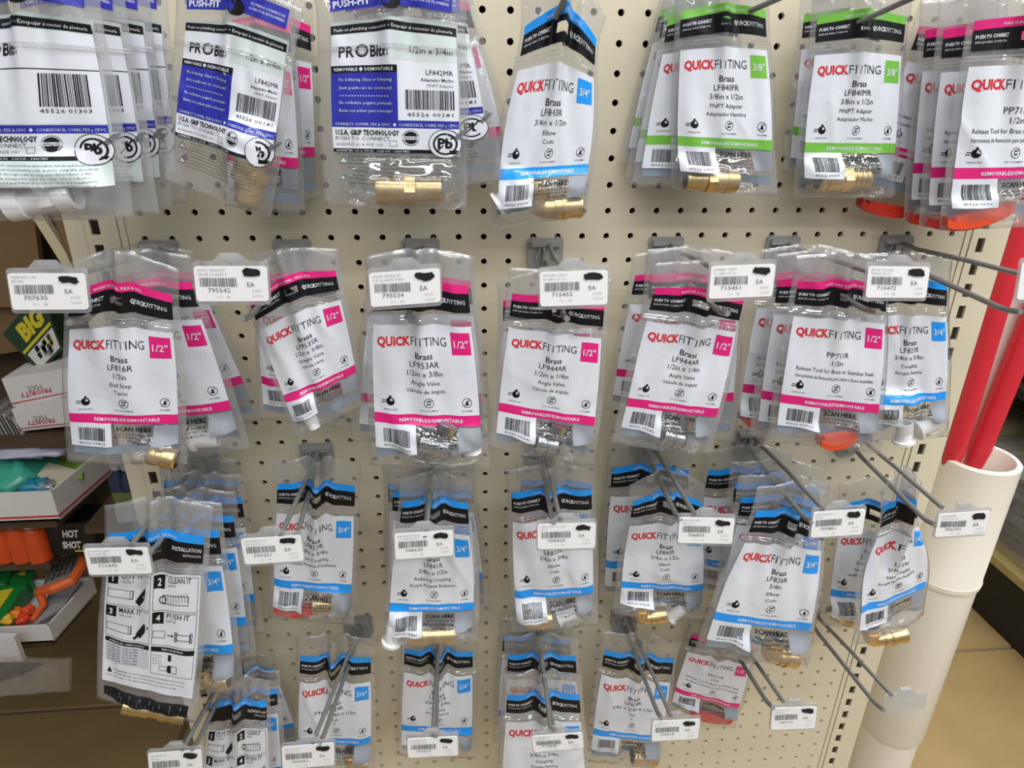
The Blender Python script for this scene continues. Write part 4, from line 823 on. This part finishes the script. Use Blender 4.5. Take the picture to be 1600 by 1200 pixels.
for (Q1, Q2, z, t) in ((A, B1, Ab[2], 'upper'), (A2, B2, A2b[2], 'lower')):
    mb = MB(); mb.prism([(Q1[0]-.5, Q1[1]+.01, z-.003), (Q1[0]-.012, Q1[1]+.01, z-.003), (Q2[0]-.012, Q2[1], z-.003), (Q2[0]-.5, Q2[1], z-.003)], (0, 0, -.015)); o = mb.build('shelf_board', WOODD); tag(o, 'dark %s shelf board carrying a card tray at the left' % t, 'shelf')
def crumple(name, c, rx, ry, rz, m, label, cat, seed=1, film=False):
    rn = np.random.RandomState(seed); n, k = 18, 12; V = []
    ph = rn.uniform(0, 6, 6)
    for j in range(k+1):
        for i in range(n):
            t, p = math.pi*j/k, 2*math.pi*i/n; w = 1+.14*math.sin(3*p+ph[0]+2*t)+.1*math.sin(5*t+ph[1])+.09*math.sin(7*p+ph[2]-3*t)+.05*rn.normal()
            sx = abs(math.cos(p))**.7*math.copysign(1, math.cos(p)); sy = abs(math.sin(p))**.7*math.copysign(1, math.sin(p))
            V.append((c[0]+rx*w*math.sin(t)*sx, c[1]+ry*w*math.sin(t)*sy, c[2]+rz*w*math.cos(t)))
    F = [(j*n+i, j*n+(i+1) % n, (j+1)*n+(i+1) % n, (j+1)*n+i) for j in range(k) for i in range(n)]
    o = obj(name, V, F, m, None, None, smooth=True); tag(o, label, cat); return o
TEAL = mat('teal_plastic_bag', '3f9c84', .25, bump=.5, bscale=50); TEAL2 = mat('blue_teal_plastic', '1f7d93', .3); LIME = mat('lime_card', '7da33a', .6); IVORY = mat('ivory_card', 'c8bfa6', .7)
zt = A[2]
def pz(u, v, z): return PZ(u, v, z)
crumple('plastic_pouch', PZ(28, 738, zt-.01), .042, .04, .025, TEAL, 'large teal plastic pouch in the upper tray at the left', 'pouch', 2)
crumple('plastic_pouch', PZ(-22, 706, zt+.02), .018, .02, .015, TEAL, 'small teal plastic pouch at the very left edge', 'pouch', 3)
crumple('plastic_pouch', PZ(57, 765, zt-.008), .018, .014, .016, TEAL2, 'small blue pouch beside the ivory card in the tray', 'pouch', 4)
crumple('clear_wrapper', PZ(76, 764, zt-.006), .014, .012, .012, FILM2, 'crumpled clear wrapper in the corner of the upper tray', 'wrapper', 5)
def slab(name, q, z, th, m, label, cat):
    mb = MB(); mb.prism([PZ(a, b, z) for a, b in q], (0, 0, -th)); o = mb.build(name, m); tag(o, label, cat); return o
slab('lime_card', [(62, 740), (70, 712), (135, 722), (128, 745)], zt-.008, .004, LIME, 'lime green card lying in the upper tray', 'card')
slab('ivory_card', [(58, 742), (76, 722), (118, 734), (92, 760)], zt-.002, .003, IVORY, 'ivory card lying on the lime green card', 'card')
crumple('plastic_pouch', PZ(50, 698, zt+.03), .05, .03, .012, mat('white_violet_pouch', 'a9a4b4', .35, bump=.4), 'pale violet pouch behind the teal bags', 'pouch', 8)
# cans, black box, bottles, small boxes below the upper tray
ORC = mat('orange_can', 'd5501f', .3, var=.08, vscale=60)
for k, u in enumerate((8, 34, 60)):
    b = P(u+6, 872, -.2); t = P(u, 820, -.2); e = empty('orange_can', b, ('orange can at the left edge under the tray', 'orange can in the middle of three under the tray', 'orange can next to the black box under the tray')[k], 'can', 'orange cans under the upper tray'); r = .0165
    mb = MB(); mb.sweep([b, b+(0, 0, .002), (b[0], b[1], t[2]-.004), (b[0], b[1], t[2])], [r*.95, r, r, r*.8], 18); mb.build('can_body', ORC, e, True)
    mb = MB(); mb.sweep([(b[0], b[1], t[2]), (b[0], b[1], t[2]+.008)], [r*.7, r*.62], 14); mb.build('can_cap', WPLAST, e, True)
def art_hot(a):
    a.text('HOT', .5, .42, .011, WCARD, 3, 'c', .05, res=2, wid=.03); a.text('SHOT', .5, .76, .011, WCARD, 3, 'c', .05, res=2, wid=.036); a.rect(.55, .82, .8, .87, YEL, 3)
BLK = mat('black_card', '0e0e0f', .45)
flat_pack('black_box', [(70, 818), (146, 816), (150, 868), (80, 868)], .2, .05, BLK, 'black box with white lettering beside the orange cans', 'box', art_hot, .09, .055)
GBX = mat('grey_green_card', '4d5446', .6)
for k in range(5):
    u = 84+k*21; v = 815-k*15; e = flat_pack('small_carton', [(u, v-16), (u+26, v-20), (u+28, v+2), (u+2, v+6)], .24+.03*k, .03, GBX, 'grey green carton, %s of the row behind the upper tray' % ('nearest', 'second', 'third', 'fourth', 'farthest')[k], 'carton', lambda a: (a.rect(.15, .3, .8, .42, GREYC, 3), a.rect(.15, .6, .5, .7, LIME, 3)), .03, .03)
px_prism('grey_carton', [(178, 790), (224, 786), (228, 812), (184, 818)], .17, .05, GREYC, 'grey carton under the dark blue bottles at the left upright', 'carton')
zc = P(190, 818, -.17)[2]; mb = MB(); mb.bx(-.465, -.287, .165, .26, zc-.012, zc-.001); o = mb.build('shelf_board', WOODD); tag(o, 'dark shelf board under the grey carton at the left upright', 'shelf')
for k, u in enumerate((188, 204)):
    b = P(u+8, 790, -.19); t = P(u-2, 732, -.19); e = empty('dark_bottle', b, ('dark blue bottle left of its neighbour behind the left upright', 'dark blue bottle nearest the left upright')[k], 'bottle'); r = .013
    mb = MB(); mb.sweep([b, (b[0], b[1], t[2]-.015), (b[0], b[1], t[2]-.005), (b[0], b[1], t[2])], [r, r, r*.5, r*.5], 14); mb.build('bottle_body', mat('navy_bottle', '1d2740', .3), e, True)
    mb = MB(); mb.sweep([(b[0], b[1], b[2]+.012), (b[0], b[1], b[2]+.03)], r*1.03, 14, cap=False); mb.build('bottle_label', mat('olive_label', '5f6b34', .5), e, True)
    mb = MB(); mb.sweep([(b[0], b[1], t[2]), (b[0], b[1], t[2]+.008)], r*.55, 12); mb.build('bottle_cap', GREYC, e, True)
for q, y0, y1, lb in ((P(60, 873, -.2), .19, .27, 'brown shelf board under the orange cans'), (P(90, 676, -.22), .2, .34, 'brown shelf board under the mailing boxes')):
    mb = MB(); mb.bx(q[0]-.5, q[0]+.02, y0, y1, q[2]-.012, q[2]-.001); o = mb.build('shelf_board', WOODD); tag(o, lb, 'shelf')
# things in the lower tray
GREENP = mat('green_plastic', '1a7a35', .35); ORS = mat('orange_strap', 'd9612c', .45); NETM = mat('grey_net_print', '8d8c84', .6)
z2 = A2[2]
for k, (q, lb) in enumerate((([(-20, 905), (6, 884), (32, 884), (8, 912)], 'green box at the left edge of the lower tray'), ([(12, 905), (28, 884), (54, 886), (48, 908)], 'green box with yellow arrow print in the lower tray'), ([(-60, 964), (-46, 924), (44, 908), (10, 958)], 'large green box with yellow window in the lower tray'))):
    mb = MB(); p = [PZ(a, b, z2+.01) for a, b in q]; e = empty('green_box', p[0], lb, 'box'); mb.prism(p, (0, 0, -.025)); mb.build('box_body', GREENP, e)
    if k: c = sum(p)/4; mb = MB(); mb.prism([c+(x-c)*(.3 if k == 1 else .6)+np.array([0, 0, .001]) for x in p], (0, 0, -.0006)); mb.build('printed_window', YEL, e)
mb = MB(); mb.sweep([PZ(60, 925, z2+.012), PZ(85, 918, z2+.03), PZ(112, 908, z2+.035), PZ(128, 885, z2+.04), PZ(134, 850, z2+.045)], [.007, .0085, .008, .008, .007], 8); mb.sweep([PZ(62, 925, z2+.01), PZ(68, 945, z2+.004), PZ(50, 970, z2-.002)], [.006, .005, .004], 8); o = mb.build('orange_strap', ORS, None, True); tag(o, 'thick orange strap rising out of the lower tray', 'strap')
nc = empty('net_card', PZ(95, 890, z2+.02), 'grey card with dark net pattern leaning in the lower tray', 'card')
mb = MB(); mb.prism([PZ(a, b, z2+.02) for a, b in [(66, 915), (84, 876), (126, 862), (122, 895)]], (0, 0, -.003)); mb.build('card_sheet', NETM, nc)
for k in range(5):
    mb = MB(); mb.sweep([PZ(70+k*10, 912-k*5, z2+.0225), PZ(88+k*8, 876-k*3, z2+.0225)], .0007, 4); mb.build('net_cord', BLK, nc)
for k in range(4):
    mb = MB(); mb.sweep([PZ(71+k*4, 905-k*9, z2+.0228), PZ(120+k*1.5, 890-k*8, z2+.0228)], .0007, 4); mb.build('net_cord', BLK, nc)
slab('grey_wrapper', [(52, 976), (78, 925), (130, 905), (96, 950)], z2-.004, .003, GREYC, 'grey folded wrapper along the right wall of the lower tray', 'wrapper')
for k, (u, v, m) in enumerate(((14, 968, 'yellow'), (27, 958, 'orange'), (36, 968, 'red'), (44, 955, 'orange red'))):
    crumple('toy_piece', PZ(u, v, z2), .008, .009, .008, mat('toy_'+m.replace(' ', '_'), dict([('yellow', 'd0a022'), ('orange', 'd8791f'), ('red', 'cc3a22'), ('orange red', 'd9522a')])[m], .4), '%s plastic toy piece at the front of the lower tray' % m, 'toy', 11+k)
# bottom left: box corner and packet with dark blade
mb = MB(); z3 = P(22, 996, -.1)[2]; mb.prism([P(-60, 994, -.1), P(22, 996, -.1), P(36, 1034, -.1), P(-60, 1052, -.1)], (0, .008, 0)); o = mb.build('mailing_box', WCARD); tag(o, 'white box corner at the left edge below the lower tray', 'box')
e = empty('blade_packet', P(40, 1050, -.06), 'clear packet with dark blade poking in from the left edge', 'packet')
mb = MB(); mb.prism([P(-40, 1040, -.06), P(40, 1037, -.06), P(66, 1040, -.06), P(30, 1056, -.06), P(-40, 1078, -.06)], (0, .004, 0)); mb.build('blade', mat('dark_steel_blade', '232426', .4), e)
V = []; F = []; rn = np.random.RandomState(5)
for s_ in range(2):
    for j in range(7):
        for i in range(12):
            p = P(-40+150*i/11, (1028 if j == 0 else 1028+j*8)+10*(1-i/11)*j/6+(4 if j else 0), -.06); V.append(p+np.array([0, (-1 if s_ == 0 else 1)*(.001+.004*math.sin(math.pi*j/6))+.0012*rn.normal(), 0]))
for s_ in range(2):
    for j in range(6):
        for i in range(11): q = s_*84+j*12+i; F.append((q, q+1, q+13, q+12))
obj('packet_film', V, F, FILM2, e, None, True)

# ---------------------------------------------------------------- right side: pipe with red tubes, low shelf
PVC = mat('white_pvc', 'e9e2d4', .32, var=.02, vscale=5); T0 = P(1530, 712, -.14); px, py, zt = T0
def zof(vpx):
    lo, hi = 0., zt
    for _ in range(40):
        m = (lo+hi)/2; d = np.array([px, py, m])-CAM; yy = 600-FPX*(R[2]@d)/(R[1]@d)
        if yy > vpx: lo = m
        else: hi = m
    return lo
za, zb2 = zof(893), zof(1128); R1, R2, R3 = .0556, .0535, .0485
e = empty('pvc_pipe', (px, py, 0), 'wide white plastic pipe standing on the floor right of the pegboard', 'pipe')
def ringpipe(name, prof, seg=48):
    mb = MB(); mb.sweep([(px, py, z) for z, r in prof], [r for z, r in prof], seg, cap=False); return mb.build(name, PVC, e, True)
ringpipe('pipe_socket', [(za-.002, R2), (za-.002, R1+.001), (za+.006, R1+.0015), (za+.008, R1), (zt-.002, R1), (zt, R1-.002), (zt, R1-.0075), (zt-.002, R1-.009), (za, R1-.009)])
ringpipe('pipe_sleeve', [(zb2-.012, R3), (zb2, R2-.0005), (za-.002, R2), (za-.002, R2-.006)])
ringpipe('lower_pipe', [(0, R3-.005), (0, R3), (zb2-.012, R3)])
REDT = mat('red_tube', 'cf2a38', .3); WT = mat('white_tube', 'ece7e2', .35)
def tube(a, b, y, r, m, label):
    A, B = P(a[0], a[1], -y), P(b[0], b[1], -y); d = A-B; d /= np.linalg.norm(d); A = A+d*.1; e = empty('plastic_tube', A, label, 'tube', 'tubes standing in the white pipe'); mb = MB(); mb.sweep([A, B], r, 28, cap=False); mb.sweep([B, B-d*.03], [r, r*.8], 28, cap=False); mb.build('tube_wall', m, e, True)
tube((1585, 385), (1492, 700), .140, .0150, REDT, 'left red plastic tube standing in the white pipe')
tube((1656, 390), (1531, 700), .145, .0160, REDT, 'right red plastic tube standing in the white pipe')
tube((1616, 385), (1511, 692), .181, .0155, WT, 'white plastic tube between the two red tubes')
BLKK = mat('black_kick', '0f0f11', .5); GOODS = [mat('goods_%d' % k, c, .5, var=.3, vscale=40) for k, c in enumerate(('8a7a58', '5d5138', 'a89a80', '3d3a30', '8c8f8a'))]
xk = 1.66
ru = empty('low_shelf_unit', (2.1, 1.7, 0), 'low black shelf unit with ochre edged deck at the right', 'shelf unit')
for nm_, b_, m_ in (('shelf_base', (xk, 2.6, .1, 3.4, 0, .19), BLKK), ('shelf_deck', (xk-.015, 2.6, .1, 3.4, .191, .215), mat('ochre_shelf_rail', 'a3905c', .5)), ('shelf_board', (xk+.12, 2.6, .1, 3.4, .62, .65), BLKK), ('shelf_back', (2.601, 2.64, .1, 3.4, 0, 1.3), BLKK)):
    mb = MB(); mb.bx(*b_); mb.build(nm_, m_, ru)
rn = random.Random(4); nm = 0; seen = ['lowest', 'second', 'third', 'fourth', 'fifth', 'topmost']
for col in range(7):
    y0 = .52+.19*col; z = .217
    for lay in range(4):
        th = rn.uniform(.05, .08); x0 = xk+rn.uniform(.0, .05); e = empty('wrapped_pack', (x0+.15, y0, z), 'film wrapped pack, %s in the %s stack on the low right shelf' % (seen[lay], ('nearest', 'second nearest', 'third', 'fourth', 'fifth', 'second farthest', 'farthest')[col]), 'package', 'film wrapped packs on the right shelf')
        mb = MB()
        for t in range(5): mb.sweep([(x0+.02, y0+.015+t*.032, z+th/2), (x0+.3, y0+.02+t*.03, z+th/2)], th*.38, 8)
        mb.build('pack_content', GOODS[rn.randrange(5)], e, True)
        V = []; F = []
        for j in range(9):
            for i in range(9):
                u, v = i/8, j/8; V.append((x0-.015+.34*u, y0-.012+.18*v, z+th*(1.02-.25*abs(2*v-1)**3-.35*abs(2*u-1)**4)+rn.uniform(-.005, .005)))
        for j in range(8):
            for i in range(8): q = j*9+i; F.append((q, q+1, q+10, q+9))
        n = len(V)
        for i in range(9): V.append((x0-.018, y0-.012+.18*i/8, z+.004)); 
        F += [(j*9, (j+1)*9, n+j+1, n+j) for j in range(8)]
        obj('pack_film', V, F, FILM2, e, None, True); z += th+.006
for k in range(5):
    e = empty('wrapped_pack', (xk+.3, .9+.25*k, .655), 'film wrapped pack, %s on the black upper board of the right unit' % ('nearest', 'second', 'third', 'fourth', 'farthest')[k], 'package', 'film wrapped packs on the right shelf'); mb = MB()
    for t in range(4): mb.sweep([(xk+.14, .84+.25*k+t*.05, .69), (xk+.45, .84+.25*k+t*.05, .69)], .024, 8)
    mb.build('pack_content', GOODS[k % 5], e, True)
